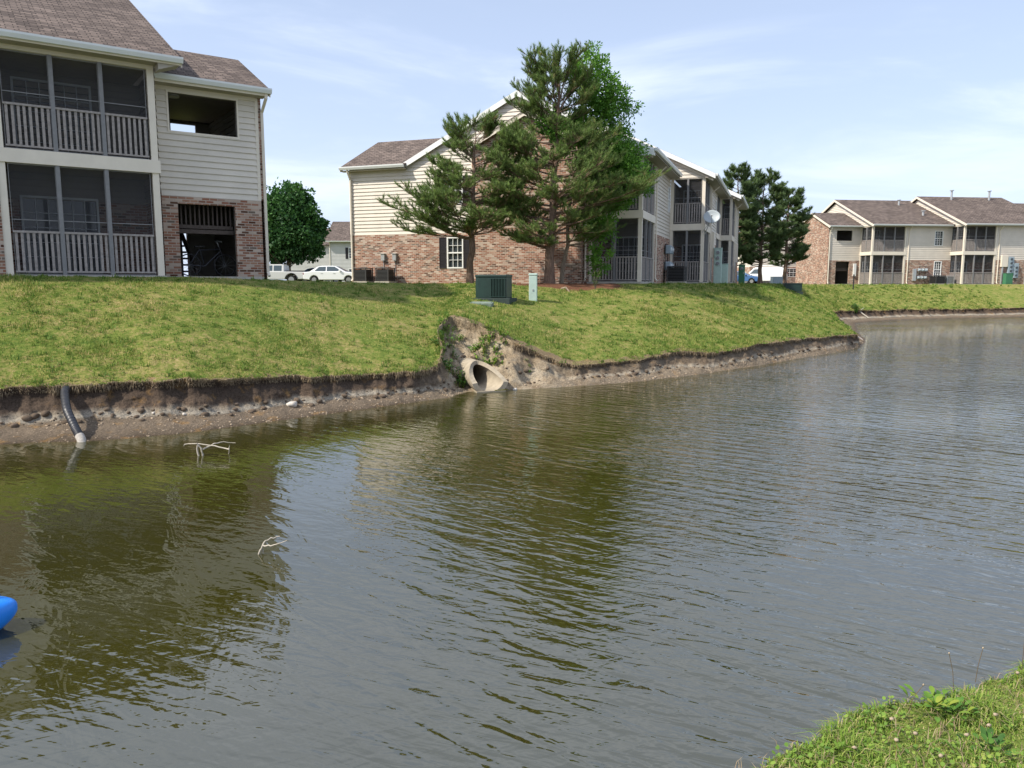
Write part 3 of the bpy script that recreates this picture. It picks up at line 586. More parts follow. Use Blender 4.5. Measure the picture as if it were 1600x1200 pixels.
def window(root,F,a0,a1,z0,z1,grid=(2,4),shutters=False,frame=M_white,name='window',depth=.05,shw=.34,out=0.,sash=True):
    t=.055; w_=MB(); fbox(w_,F,a0,a0+t,out-.06,out+depth,z0,z1); fbox(w_,F,a1-t,a1,out-.06,out+depth,z0,z1); fbox(w_,F,a0+t,a1-t,out-.06,out+depth,z1-t,z1); fbox(w_,F,a0+t,a1-t,out-.06,out+depth,z0,z0+t)
    if sash: zm=(z0+z1)/2; fbox(w_,F,a0+t,a1-t,out-.05,out+depth-.012,zm-.03,zm+.03)
    nx,nz=grid; m_=.018
    for i in range(1,nx): x=a0+t+(a1-a0-2*t)*i/nx; fbox(w_,F,x-m_/2,x+m_/2,out-.04,out+depth-.03,z0+t,z1-t)
    for j in range(1,nz):
        z=z0+t+(z1-z0-2*t)*j/nz
        if sash and abs(z-(z0+z1)/2)<.05: continue
        fbox(w_,F,a0+t,a1-t,out-.041,out+depth-.033,z-m_/2,z+m_/2)
    wo_=w_.build(name,frame,root)
    g=MB(); fbox(g,F,a0+t+.002,a1-t-.002,out-.05,out-.045,z0+t+.002,z1-t-.002); g.build('pane',M_glass,wo_)
    if shutters:
        for (s0,s1) in ((a0-shw-.03,a0-.03),(a1+.03,a1+shw+.03)):
            s=MB(); fbox(s,F,s0,s1,out+.026,out+.045,z0,z1)
            for (q0,q1) in ((s0,s0+.04),(s1-.04,s1)): fbox(s,F,q0,q1,out+.045,out+.062,z0,z1)
            for zz in (z0,(z0+z1)/2-.025,z1-.05): fbox(s,F,s0+.04,s1-.04,out+.045,out+.06,zz,zz+.05)
            k=int((z1-z0)/.07)
            for j in range(k): zz=z0+.05+(z1-z0-.1)*j/k; fbox(s,F,s0+.04,s1-.04,out+.045,out+.054,zz,zz+.03)
            s.build('shutter',M_shut,root)
    return wo_
H1,H2,H3=2.64,2.96,5.2
def panel_face(root,F,ln,npan,zb,zt,rail=1.05,screen=True,wood=M_wood,first=True):
    """posts, railings and screens of one open porch face"""
    pw=.09
    xs=[ln*k/npan for k in range(npan+1)]
    for k in range(npan+1):
        c=min(max(xs[k],pw/2),ln-pw/2)
        if 0<k<npan: m=MB(); fbox(m,F,c-pw/2,c+pw/2,-.10,.012,zb,zt); m.build('post',M_post,root)
    for k in range(npan):
        a=xs[k]+pw/2; b=xs[k+1]-pw/2
        m=MB(); fbox(m,F,a,b,-.075,.004,zb+rail-.05,zb+rail); fbox(m,F,a,b,-.06,-.015,zb+.06,zb+.10)
        nbal=max(3,int((b-a)/.112)); 
        for q in range(nbal):
            c=a+(b-a)*(q+.5)/nbal; j=random.uniform(-.004,.004); fbox(m,F,c-.029+j,c+.029+j,-.055,-.02,zb+.10,zb+rail-.05)
        m.build('railing',wood,root)
        if screen:
            s=MB(); fbox(s,F,a,b,-.092,-.090,zb+.03,zt-.03); so_=s.build('screen',M_screen,root)
            m=MB(); fbox(m,F,a,b,-.088,-.062,zb,zb+.03); fbox(m,F,a,b,-.088,-.062,zt-.03,zt); fbox(m,F,a,b,-.088,-.07,zb+rail+.25,zb+rail+.27); fbox(m,F,a-.001,a+.014,-.0885,-.061,zb-.001,zt+.001); fbox(m,F,b-.014,b+.001,-.0885,-.061,zb-.001,zt+.001); m.build('screen_frame',M_post,so_)
def patio(root,F,a0,a1,z0,z1): return window(root,F,a0,a1,z0,z1,grid=(6,5),frame=M_paleframe,name='patio_door',sash=False,out=.02)
M_paleframe=mat('porch_window_frame',(.66,.70,.72),.5,.3)
def porch(root,x0,x1,y0,y1,front=3,left=0,right=0,acc=None,door='B',dspan=None,lowbrick=True,beam=True,screen=True,side_screen_only=False):
    faces=[]
    if front: faces.append((Fr((x0,y0),(1,0)),x1-x0,front,'F'))
    if left: faces.append((Fr((x0,y1),(0,-1)),y1-y0,left,'L'))
    if right: faces.append((Fr((x1,y0),(0,1)),y1-y0,right,'R'))
    ins=.16
    for (zb,zt) in ((0.02,H1),(H2,H3)):
        for F,ln,npn,s in faces:
            a=ins; b=ln-ins
            F2=Fr(F.p(a,0,0),F.d); panel_face(root,F2,b-a,npn,zb,zt,screen=screen)
    # interior walls
    ow=MB(); xa,xb=x0+.02,x1-.02; ya,yb=y0+.14,y1-.02
    bw=acc['inner']; br=acc['brick']
    Fb=Fr((x0,y1),(1,0)); 
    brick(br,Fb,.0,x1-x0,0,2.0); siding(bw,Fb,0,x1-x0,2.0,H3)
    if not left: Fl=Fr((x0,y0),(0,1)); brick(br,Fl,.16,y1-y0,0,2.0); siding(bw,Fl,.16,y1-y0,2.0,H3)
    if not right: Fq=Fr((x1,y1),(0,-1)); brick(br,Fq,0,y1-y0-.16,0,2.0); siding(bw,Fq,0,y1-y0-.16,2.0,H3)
    # slabs
    acc['conc'].box(x0-.03,x1+.03,y0-.05,y1,-.35,.02)
    acc['soffit'].box(x0+.005,x1-.005,y0+.17,y1-.001,H1+.02,H2-.01); acc['soffit'].box(x0+.17,x1-.17,y0+.17,y1-.001,H3-.02,H3+.04)
    d0,d1=dspan or (x1-x0-2.3,x1-x0-.5)
    Fd=Fr((x0,y1-.03),(1,0)); patio(root,Fd,d0,d1,.08,2.08); patio(root,Fd,d0,d1,H2+.06,H2+2.05)
    if beam:
        for F,ln,npn,s in faces:
            b=MB(); e=.05 if s=='F' else 0
            fbox(b,F,-.04 if s=='F' else .0,ln+(.04 if s=='F' else -.005),-.13,.035 if s=='F' else .03,H1,H2); b.build('beam',M_trim,root)
            b=MB(); fbox(b,F,.0 if s=='F' else .16,ln if s=='F' else ln-.001,-.12,.02,H3,H3+.2); b.build('fascia_board',M_trim,root)
    # corner posts
    cs=[(x0,y0),(x1,y0)]
    for (cx,cy,sx) in ((x0,y0,1),(x1,y0,-1)):
        m=MB(); m.box(min(cx,cx+sx*.16),max(cx,cx+sx*.16),cy,cy+.16,0.02,H1); m.build('corner_post',M_trim,root)
        m=MB(); m.box(min(cx,cx+sx*.16),max(cx,cx+sx*.16),cy,cy+.16,H2,H3); m.build('corner_post',M_trim,root)
    for s,cx,sx in (('L',x0,1),('R',x1,-1)):
        if (s=='L' and left) or (s=='R' and right):
            for (za,zz) in ((.02,H1),(H2,H3)): m=MB(); m.box(min(cx,cx+sx*.14),max(cx,cx+sx*.14),y1-.14,y1-.03,za,zz); m.build('corner_post',M_trim,root)
def roof_slab(root,pts,th=.11,material=None,name='roof'):
    """pts: roof polygon (eave0,eave1,ridge...) on the top surface"""
    m=MB(); P=[Vector(p) for p in pts]; nrm=(P[1]-P[0]).cross(P[2]-P[0]).normalized()
    if nrm.z<0: P.reverse(); nrm=-nrm
    Q=[p-nrm*th for p in P]; m.poly(P)
    m.poly(list(reversed(Q)))
    for k in range(len(P)): a,b=k,(k+1)%len(P); m.poly([P[b],P[a],Q[a],Q[b]])
    return m.build(name,material or M_roof,root)
def gutter(root,F,a0,a1,out,z,h=.13,dep=.12):
    m=MB(); prof=[(out,z-h),(out+dep*.7,z-h),(out+dep,z-h*.35),(out+dep,z),(out+dep-.02,z),(out+dep-.02,z-.02),(out,z-.02)]
    A=[F.p(a0,o,zz) for o,zz in prof]; B=[F.p(a1,o,zz) for o,zz in prof]; k=len(prof)
    m.poly(list(reversed(A))); m.poly(B)
    for j in range(k): m.poly([A[j],A[(j+1)%k],B[(j+1)%k],B[j]])
    return m.build('gutter',M_gutter,root)
def downspout(root,F,a,ztop,zbot=0.05,out=.05,reach=.42,zg=5.3):
    m=MB(); pts=[F.p(a,reach,zg),F.p(a,reach,zg-.12),F.p(a,out,zg-.45),F.p(a,out,zbot+.12),F.p(a,out+.1,zbot)]
    m.tube(pts,[.045]*5,6); return m.build('downspout',M_trim,root)
def boards(root,a,b,w_=.16,th=.03,name='rake_board',material=None):
    """sloping board from a to b (top edges), hanging down w_, thin in horizontal normal"""
    a=Vector(a); b=Vector(b); d=(b-a); hn=Vector((d.y,-d.x,0)).normalized()*th; dn=Vector((0,0,-w_))
    m=MB(); m.hexa([a+dn,b+dn,b+dn+hn,a+dn+hn,a,b,b+hn,a+hn]); return m.build(name,material or M_trim,root)
def accs(): return {k:MB() for k in ('brick','siding','trim','soffit','conc','inner')}
def flush(acc,root,sm=None):
    if acc['brick'].f: acc['brick'].build('brick_wall',M_brick,root)
    if acc['siding'].f: acc['siding'].build('siding',sm or M_siding,root)
    if acc['trim'].f: acc['trim'].build('trim',M_trim,root)
    if acc['soffit'].f: acc['soffit'].build('soffit',M_soffit,root)
    if acc['conc'].f: acc['conc'].build('foundation_slab',M_conc,root)
    if acc['inner'].f: acc['inner'].build('porch_wall',M_inner,root)
ZB=2.2 # brick height
def two_storey(acc,F,a0,a1,holes=(),ztop=5.3,zb=ZB):
    hb=[h for h in holes if h[2]<zb]; hs=[h for h in holes if h[3]>zb]
    brick(acc['brick'],F,a0,a1,-.4,zb,hb,out=.03); siding(acc['siding'],F,a0,a1,zb,ztop,hs)
    acc['brick'].poly([F.p(a0,.03,zb),F.p(a1,.03,zb),F.p(a1,-.02,zb),F.p(a0,-.02,zb)])
def root_frame(name,C,d,**k):
    d=Vector((d[0],d[1])).normalized(); return empty(name,C,math.atan2(d.y,d.x),**k)
def breeze(root,acc,x0,x1,y0,y1,up,low):
    """open stair section: front wall with openings, dark room behind with far openings"""
    F=Fr((x0,y0),(1,0)); ln=x1-x0
    two_storey(acc,F,0,ln,[up,low])
    # trim round the upper opening
    t=acc['trim']; u0,u1,v0,v1=up
    fbox(t,F,u0-.05,u0,.0,.035,v0-.05,v1+.05); fbox(t,F,u1,u1+.05,.0,.035,v0-.05,v1+.05); fbox(t,F,u0,u1,0,.035,v0-.05,v0); fbox(t,F,u0,u1,0,.035,v1,v1+.05)
    inn=acc['inner']; q=.13
    inn_box=[((x0+.01,y0+q),(0,1),y1-y0-q),((x1-.01,y1),(0,-1),y1-y0-q)]
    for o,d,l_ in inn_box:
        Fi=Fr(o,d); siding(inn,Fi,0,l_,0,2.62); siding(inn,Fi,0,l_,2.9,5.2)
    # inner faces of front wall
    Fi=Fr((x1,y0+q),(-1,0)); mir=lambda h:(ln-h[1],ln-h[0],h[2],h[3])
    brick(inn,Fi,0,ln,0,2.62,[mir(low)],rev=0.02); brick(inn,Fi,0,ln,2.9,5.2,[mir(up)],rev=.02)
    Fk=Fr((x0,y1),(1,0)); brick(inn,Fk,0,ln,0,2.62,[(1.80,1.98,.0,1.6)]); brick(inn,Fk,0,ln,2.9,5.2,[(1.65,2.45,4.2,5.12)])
    acc['soffit'].box(x0+.02,x1-.02,y0+q+.002,y1-.01,2.64,2.88); acc['soffit'].box(x0+.02,x1-.02,y0+q+.002,y1-.01,5.22,5.28)
    acc['conc'].box(x0,x1,y0-.04,y1+.2,-.35,.015)
    # stair flight: stringers, treads, baluster grille seen above the lower opening
    m=MB(); 
    for k in range(12):
        y=y0+1.6+k*.27; z=.2*(k+1); m.box(x0+.35,x0+1.35,y,y+.30,z-.05,z)
    for xx in (x0+.30,x0+1.36): m.hexa([(xx,y0+1.5,0.02),(xx+.05,y0+1.5,0.02),(xx+.05,y0+4.9,2.42),(xx,y0+4.9,2.42),(xx,y0+1.5,.28),(xx+.05,y0+1.5,.28),(xx+.05,y0+4.9,2.66),(xx,y0+4.9,2.66)])
    m.build('stair_flight',M_dwood,root)
    m=MB(); a,b=x0+low[0]-.02,x0+low[1]+.02; m.box(a,b,y0+.35,y0+.43,1.36,1.46); m.box(a,b,y0+.36,y0+.42,2.02,2.08)
    k=13
    for j in range(k): c=a+(b-a)*(j+.5)/k; m.box(c-.02,c+.02,y0+.37,y0+.41,1.46,2.02)
    m.build('landing_railing',M_dwood,root)
    m=MB(); m.box(a,b,y0+.30,y0+.5,1.22,1.33); m.build('landing_beam',M_dwood,root)
# ================================================================== BUILDING 1 (left, nearest)
D1=(.817,.576)
C1=Vector((-9.125,20.4,2.684))
b1=root_frame('apartment_building',C1,D1,label='nearest apartment block at the left edge with screened porches and an open stairwell',cat='apartment building')
A=accs()
porch(b1,-3.5,0,0,2.0,front=3,acc=A,dspan=(.5,2.3))
F=Fr((-12,0),(1,0)); two_storey(A,F,0,8.5,[(5.2,6.1,.9,2.0) ])
window(b1,F,5.2,6.1,.9,2.0,out=-.02)
F=Fr((0,0),(0,1)); two_storey(A,F,.0,1.0)
breeze(b1,A,0,2.91,1.0,6.2,(.52,2.32,3.93,4.93),(.62,2.16,0,2.0))
# end wall at right (brick, full height) and its gable, far sides
F=Fr((2.91,1.0),(0,1)); brick(A['brick'],F,.0,5.2,-.4,5.3,out=.10)
F2=Fr((2.91,1.0),(1,0)); brick(A['brick'],F2,-.02,.10,2.2,5.3,out=.012)
siding(A['siding'],F,.0,5.2,5.3,6.6,lo=lambda z:(z-5.3)*2,hi=lambda z:5.2-(z-5.3)*2,out=.08)
F=Fr((2.91,6.2),(-1,0)); two_storey(A,F,0,2.91,[(.93,1.11,0.0,1.6),(.46,1.26,4.2,5.12)])
F=Fr((0,6.2),(0,1)); two_storey(A,F,0,6.3)
F=Fr((0,1.0),(0,1)); siding(A['siding'],F,-.9,11.5,5.3,8.2,lo=lambda z:-.9+(z-5.3)*2.05,hi=lambda z:11.5-(z-5.3)*2.05,out=.03)
F=Fr((0,12.5),(-1,0)); two_storey(A,F,0,12)
F=Fr((-12,12.5),(0,-1)); two_storey(A,F,0,12.5)
pt=.5; ez=5.46; ex=.52
def gable_y(root,x0,x1,ye,yr,yb,ze,pitch,rake_l=True,rake_r=True):
    zr=ze+pitch*(yr-ye)
    roof_slab(root,[(x0,ye,ze),(x1,ye,ze),(x1,yr,zr),(x0,yr,zr)]); roof_slab(root,[(x1,yb,zr-pitch*(yb-yr)),(x0,yb,zr-pitch*(yb-yr)),(x0,yr+.001,zr),(x1,yr+.001,zr)])
    for xx,on,s in ((x0,rake_l,-1),(x1,rake_r,1)):
        if on:
            o=.012*s
            if s<0:
                boards(root,(xx+o,ye,ze-.02),(xx+o,yr,zr-.02),.20); boards(root,(xx+o,yr,zr-.02),(xx+o,yb,zr-.02-pitch*(yb-yr)),.20)
            else:
                boards(root,(xx+o,yr,zr-.02),(xx+o,ye,ze-.02),.20); boards(root,(xx+o,yb,zr-.02-pitch*(yb-yr)),(xx+o,yr,zr-.02),.20)
    return zr
gable_y(b1,-12.6,.58,-.50,6.2,12.9,ez,.5)
A['soffit'].box(-12.5,.50,-.48,-.0,5.30,5.34); 
m=MB(); m.box(-12.6,.58,-.50,-.47,5.28,5.42); m.build('fascia_board',M_trim,b1)
gutter(b1,Fr((-12.6,0),(1,0)),0,13.2,.50,5.46,.14,.13)
m=MB(); m.hexa([(.03,-.46,5.12),(.55,-.46,5.30),(.55,.0,5.30),(.03,.0,5.12),(.03,-.46,5.34),(.55,-.46,5.34),(.55,.0,5.34),(.03,.0,5.34)]); m.build('soffit_return',M_soffit,b1)
zr=gable_y(b1,.06,3.14,.50,3.4,6.38,5.26,.5,rake_l=False)
m=MB(); m.box(.04,3.08,.52,1.0,5.08,5.12); m.build('soffit',M_soffit,b1)
m=MB(); m.box(.04,3.08,.50,.53,5.06,5.22); m.build('fascia_board',M_trim,b1)
gutter(b1,Fr((.06,1.0),(1,0)),0,3.10,.50,5.26,.14,.13)
m=MB(); m.box(.04,2.85,1.0-.035,1.0-.001,4.98,5.08); m.build('trim',M_trim,b1)
m=MB(); m.box(2.83,2.92,1.0-.03,1.0-.001,2.22,5.05); m.build('trim',M_trim,b1)
downspout(b1,Fr((2.91,1.0),(1,0)),.11,5,0.03,out=.06,reach=.50,zg=5.13)
m=MB(); m.tube([(1.0,2.6,5.16),(1.0,2.6,5.22)],.17,16); m.build('ceiling_light',M_white,b1)
m=MB(); m.box(.35,.37,.72,.78,2.9,3.0)
flush(A,b1)
# bicycle leaning in the stairwell
def tyre(mb,c,r,t,ax,seg=28):
    c=Vector(c); pts=[]
    for k in range(seg+1):
        a=2*math.pi*k/seg; pts.append(c+Vector((0,math.cos(a)*r,math.sin(a)*r)) if ax=='x' else c+Vector((math.cos(a)*r,0,math.sin(a)*r)))
    mb.tube(pts,t,6,False)
def loc1(x,y,z): 
    d=Vector(D1).normalized(); return C1+Vector((d.x*x-d.y*y,d.y*x+d.x*y,z))
bk=root_frame('bicycle',loc1(1.55,1.9,.02),D1,label='bicycle parked inside the dark lower stairwell of the nearest building',cat='bicycle')
for xx in (-.5,.5):
    m=MB(); tyre(m,(xx,0,.33),.31,.02,'y'); wh=m.build('wheel',M_black,bk,smooth=True)
    m=MB(); 
    for k in range(12): a=k*math.pi/6; m.tube([(xx,0,.33),(xx+math.cos(a)*.30,0,.33+math.sin(a)*.30)],.003,4)
    m.build('spokes',M_metal,wh)
m=MB(); 
for a,b in (((-.5,0,.33),(-.08,0,.30)),((-.5,0,.33),(-.2,0,.78)),((-.08,0,.30),(-.2,0,.82)),((-.08,0,.30),(.36,0,.72)),((-.2,0,.76),(.34,0,.80)),((.34,0,.9),(.5,0,.33))): m.tube([a,b],.016,8)
m.build('frame',mat('bike_paint',(.02,.022,.03),.3,.5),bk)
m=MB(); m.tube([(.34,0,.88),(.30,0,1.0)],.014,8); m.tube([(.36,-.28,1.0),(.28,-.1,1.03),(.28,.1,1.03),(.36,.28,1.0)],.014,8); m.build('handlebar',M_metal,bk)
m=MB(); m.hexa([(-.34,-.07,.84),(-.05,-.02,.86),(-.05,.02,.86),(-.34,.07,.84),(-.33,-.06,.89),(-.05,-.015,.89),(-.05,.015,.89),(-.33,.06,.89)]); m.build('saddle',M_black,bk,bevel=.01)
# tall cabinet / clutter dimly visible
# ================================================================== BUILDING 2 (centre)
D2=(.944,-.331); C2=Vector((-7.611,37.0,2.56))
b2=root_frame('apartment_building',C2,D2,label='middle apartment block with cream siding gable over brick behind the pines',cat='apartment building')
A=accs()
F=Fr((0,0),(1,0)); W2=[(4.95,5.75,.62,2.02)]; U2=[(4.75,5.75,3.45,4.7)]
zp=8.05; pk=8.35
lo=lambda z: 3.0+max(0,(z-5.3))*2.0; hi=lambda z: 13.75-max(0,(z-5.25))*1.95
two_storey(A,F,0,6.32,W2+U2,ztop=5.3)
siding(A['siding'],F,3.0,13.75,5.3,7.98,lo=lo,hi=hi)
window(b2,F,4.95,5.75,.62,2.02,(3,4),True); window(b2,F,4.75,5.75,3.45,4.7,(3,4),True)
# brick bump-out with its own gable
bo=.35; FB=Fr((0,0),(1,0))
brick(A['brick'],FB,6.32,11.3,-.4,5.9,out=bo)
i0=5.9; mbk=A['brick']; mbk.poly([FB.p(6.32,bo,i0),FB.p(11.3,bo,i0),FB.p(8.81,bo,i0+1.2)])
for xx in (6.32,11.3): mbk.poly([FB.p(xx,bo,-.4),FB.p(xx,0,-.4),FB.p(xx,0,5.9),FB.p(xx,bo,5.9)])
roof_slab(b2,[(6.1,-bo-.22,5.82),(6.1,.3,5.82),(8.81,.3,7.18),(8.81,-bo-.22,7.18)]); roof_slab(b2,[(8.812,-bo-.22,7.18),(8.812,.3,7.18),(11.52,.3,5.82),(11.52,-bo-.22,5.82)])
boards(b2,(6.1,-bo-.19,5.80),(8.81,-bo-.19,7.16),.20); boards(b2,(8.81,-bo-.19,7.16),(11.52,-bo-.19,5.80),.20)
# porch 1 and right side
brick(A['brick'],F,11.3,11.55,-.4,5.25,out=.02)
porch(b2,11.5,13.78,0,3.4,front=2,right=3,acc=A,dspan=(.3,1.9),screen=True)
FR=Fr((13.75,3.4),(0,1))
two_storey(A,FR,0,4.9,[(4.0,4.55,3.5,4.75)]); window(b2,FR,4.0,4.55,3.5,4.75,(2,4))
downspout(b2,FR,.25,5)
porch(b2,13.77,15.5,8.3,11.6,front=2,right=3,acc=A,dspan=(.25,1.5))
FR2=Fr((15.47,11.6),(0,1)); two_storey(A,FR2,0,4.2,[(3.0,3.6,3.5,4.75)]); window(b2,FR2,3.0,3.6,3.5,4.75,(2,4)); downspout(b2,FR2,.25,5)
porch(b2,13.5,15.48,15.8,18.6,front=0,right=3,acc=A,dspan=(.2,1.5))
porch(b2,15.4,16.2,18.6,21.6,front=1,right=3,acc=A,dspan=(.1,.7))
FR3=Fr((16.17,21.6),(0,1)); two_storey(A,FR3,0,4.5); downspout(b2,FR3,.25,5)
F9=Fr((16.17,26.1),(-1,0)); two_storey(A,F9,0,16.17); FLf=Fr((0,26.1),(0,-1)); two_storey(A,FLf,0,26.1)
# left corner trim and downspouts
m=MB(); m.box(-.03,.06,-.035,-.001,2.24,5.1); m.build('trim',M_trim,b2)
downspout(b2,F,.07,5,.05,out=.09,reach=.34,zg=5.2); downspout(b2,Fr((6.22,0),(1,0)),0.0,5,.05,out=.06,reach=.06,zg=5.6); downspout(b2,Fr((11.4,0),(1,0)),0,5,.05,out=.08,reach=.08,zg=5.6)
# wing roof (eave faces us)
wz=5.30; wy=-.34
roof_slab(b2,[(-.32,wy,wz),(3.05,wy,wz),(3.05,3.35,wz+1.75),(-.32,3.35,wz+1.75)]); roof_slab(b2,[(3.05,7.0,wz+.02),(-.32,7.0,wz+.02),(-.32,3.351,wz+1.75),(3.05,3.351,wz+1.75)])
roof_slab(b2,[(3.0,wy+.4,wz+.19),(3.5,.02,wz+.19),(7.0,3.35,wz+1.75),(3.0,3.35,wz+1.75)])
boards(b2,(-.33,wy,wz-.02),(-.33,3.35,wz+1.73),.2)
gutter(b2,F,-.32,3.02,.33,wz,.14,.13); m=MB(); m.box(-.3,3.0,-.33,-.03,5.10,5.14); m.build('soffit',M_soffit,b2)
FLw=Fr((0,7.0),(0,-1)); siding(A['siding'],FLw,0,7.0,5.3,6.9,lo=lambda z:(z-5.3)*2.1,hi=lambda z:7-(z-5.3)*2.1)
# main gable roof: ridge runs back; eaves left (x=2.9) and right (14.25)
def gable_x(root,xl,xr_,xp,zl,zr_,zpk,y0,y1,ov=.3,bw=.24):
    roof_slab(root,[(xl,y0,zl),(xl,y1,zl),(xp,y1,zpk),(xp,y0,zpk)]); roof_slab(root,[(xr_,y1,zr_),(xr_,y0,zr_),(xp+.001,y0,zpk),(xp+.001,y1,zpk)])
    boards(root,(xl,y0-.012,zl-.01),(xp,y0-.012,zpk-.01),bw,name='rake_board',material=M_white); boards(root,(xp,y0-.012,zpk-.01),(xr_,y0-.012,zr_-.01),bw,material=M_white)
    boards(root,(xl+.12,y0+.22,zl-.16),(xp,y0+.22,zpk-.20),.16); boards(root,(xp,y0+.22,zpk-.20),(xr_-.12,y0+.22,zr_-.18),.16)
    # eave return at left
gable_x(b2,2.82,14.28,pk,5.34,5.38,8.12,-.16,8.1)
gable_x(b2,3.2,16.0,9.95,5.34,5.38,8.3,8.0,18.4)
gable_x(b2,4.0,16.72,10.6,5.34,5.38,8.32,18.3,26.5)
FG2=Fr((0,8.3),(1,0)); siding(A['siding'],FG2,11.5,15.5,5.25,7.6,lo=lambda z:11.0,hi=lambda z:15.6-(z-5.25)*2.05,out=.012)
FG3=Fr((0,18.6),(1,0)); siding(A['siding'],FG3,13.5,16.2,5.25,7.6,lo=lambda z:13.0,hi=lambda z:16.3-(z-5.25)*2.05,out=.012)
for (x,y0,y1) in ((14.28,-.32,7.95),(16.0,8.0,18.25),(16.72,18.3,26.4)):
    gutter(b2,Fr((x-.5,y0),(0,1)),0,y1-y0,.50,5.40,.14,.12)
    m=MB(); m.box(x-.5,x-.01,y0+.05,y1,5.20,5.24); m.build('soffit',M_soffit,b2)
m=MB(); m.box(13.7,14.26,-.31,-.02,5.1,5.32); m.build('eave_return',M_white,b2)
# meter boxes and condensers at the left corner
for x in (1.72,2.32):
    m=MB(); fbox(m,F,x-.09,x+.09,.031,.16,1.0,1.3); fbox(m,F,x-.10,x+.10,.031,.19,1.3,1.33); m.build('disconnect_box',M_metal,b2); m=MB(); m.tube([F.p(x,.06,1.0),F.p(x,.06,.5),F.p(x,.2,.3)],.015,6); m.build('conduit',M_metal,b2)
flush(A,b2)
def on(root_C,D,x,y,z=0):
    d=Vector(D).normalized(); return Vector((root_C[0]+d.x*x-d.y*y,root_C[1]+d.y*x+d.x*y,root_C[2]+z))
def condenser(loc,rz,label,s=.62,h=.62,body=M_ac):
    r=empty('air_conditioner',loc,rz,label=label,cat='air conditioner',group='outdoor air conditioning units')
    m=MB(); m.box(-s/2-.06,s/2+.06,-s/2-.06,s/2+.06,-.12,.04); m.build('pad',M_conc,r)
    m=MB()
    for (a,b) in ((-1,-1),(1,-1),(1,1),(-1,1)): m.box(a*s/2-.02,a*s/2+.02,b*s/2-.02,b*s/2+.02,.04,h)
    k=9
    for j in range(k):
        z=.06+(h-.1)*j/k; m.box(-s/2,s/2,-s/2-.006,-s/2+.01,z,z+.028); m.box(-s/2,s/2,s/2-.01,s/2+.006,z,z+.028); m.box(-s/2-.006,-s/2+.01,-s/2,s/2,z,z+.028); m.box(s/2-.01,s/2+.006,-s/2,s/2,z,z+.028)
    m.build('louvre_casing',body,r)
    m=MB(); m.box(-s/2+.03,s/2-.03,-s/2+.03,s/2-.03,.05,h-.03); m.build('coil',M_dark,r)
    m=MB(); m.box(-s/2-.03,s/2+.03,-s/2-.03,s/2+.03,h,h+.04); m.build('top_cover',body,r,bevel=.01)
    m=MB()
    for q in (.08,.14,.2): tyre_z(m,(0,0,h+.06),q,.006)
    m.build('fan_guard',body,r); return r
def tyre_z(mb,c,r,t,seg=20):
    c=Vector(c); mb.tube([c+Vector((math.cos(2*math.pi*k/seg)*r,math.sin(2*math.pi*k/seg)*r,0)) for k in range(seg+1)],t,5,False)
a2=math.atan2(D2[1],D2[0])
condenser(on(C2,D2,.95,-.62),a2,'left one of the two black condensers at the brick corner by the sedan')
condenser(on(C2,D2,2.1,-.62),a2,'right one of the two black condensers at the brick corner by the sedan')
condenser(on(C2,D2,14.4,6.6),a2,'condenser on the lawn beside the gas meters of the middle building',.8,.75)
def gas_meters(root,F,a,zs,n_=4):
    m=MB()
    for k,(z) in enumerate(zs):
        m.tube([F.p(a-.35,.12,z+.32),F.p(a+.4,.12,z+.32)],.02,6)
        m.tube([F.p(a-.28,.12,z-.45),F.p(a-.28,.12,z+.32)],.016,6); m.tube([F.p(a+.3,.12,.0),F.p(a+.3,.12,z+.32)],.016,6)
    m.build('gas_pipe',M_black,root)
M_meter=mat('meter_grey_blue',(.30,.36,.40),.45,.4,noise=.1)
def meters(root,F,spots,s=.15):
    for (a,z) in spots:
        m=MB(); fbox(m,F,a-s,a+s,.06,.06+s*1.5,z-s,z+s*1.1); o=m.build('gas_meter',M_meter,root,bevel=.04)
        m=MB(); m.tube([F.p(a,.06+s*1.5,z+.02),F.p(a,.10+s*1.5,z+.02)],s*.45,12); m.build('dial',M_white,o)
gas_meters(b2,FR,3.2,(1.55,.75)); meters(b2,FR,[(3.2,1.6),(3.2,.8)],.2)
gas_meters(b2,FR,4.1,(1.5,.7)); meters(b2,FR,[(4.1,1.6),(4.1,.8)],.18)
# electric gear beyond porch 2
def cabinet(loc,rz,w_,d_,h,material,label,cat='utility box',dial=0):
    r=empty('utility_cabinet',loc,rz,label=label,cat=cat)
    m=MB(); m.box(-w_/2,w_/2,-d_/2,d_/2,-.3,h); m.build('body',material,r,bevel=.02); m=MB(); m.box(-w_/2-.02,w_/2+.02,-d_/2-.02,d_/2+.02,h,h+.04); m.build('lid',material,r,bevel=.01)
    m=MB(); m.box(-w_/2+.04,w_/2-.04,-d_/2-.012,-d_/2,.1,h-.08); dr=m.build('door',material,r); m=MB(); m.box(w_/2-.1,w_/2-.07,-d_/2-.03,-d_/2-.012,h*.5,h*.6); m.build('handle',M_metal,dr)
    for k in range(dial):
        z=h-.22-.3*k; m=MB(); m.tube([(0,-d_/2-.0,z),(0,-d_/2-.10,z)],.085,14); q=m.build('meter',M_glass,r); m=MB(); m.tube([(0,-d_/2-.01,z),(0,-d_/2-.05,z)],.1,14); m.build('meter_ring',M_metal,q)
    return r
P_=on(C2,D2,15.95,11.9); cabinet(P_,a2,.42,.3,1.85,M_paleg,'tall pale green meter cabinet with round meters under the satellite dish',dial=3)
P_=on(C2,D2,16.25,12.7); cabinet(P_,a2,.4,.3,1.0,M_paleg,'low pale green box just right of the tall meter cabinet')
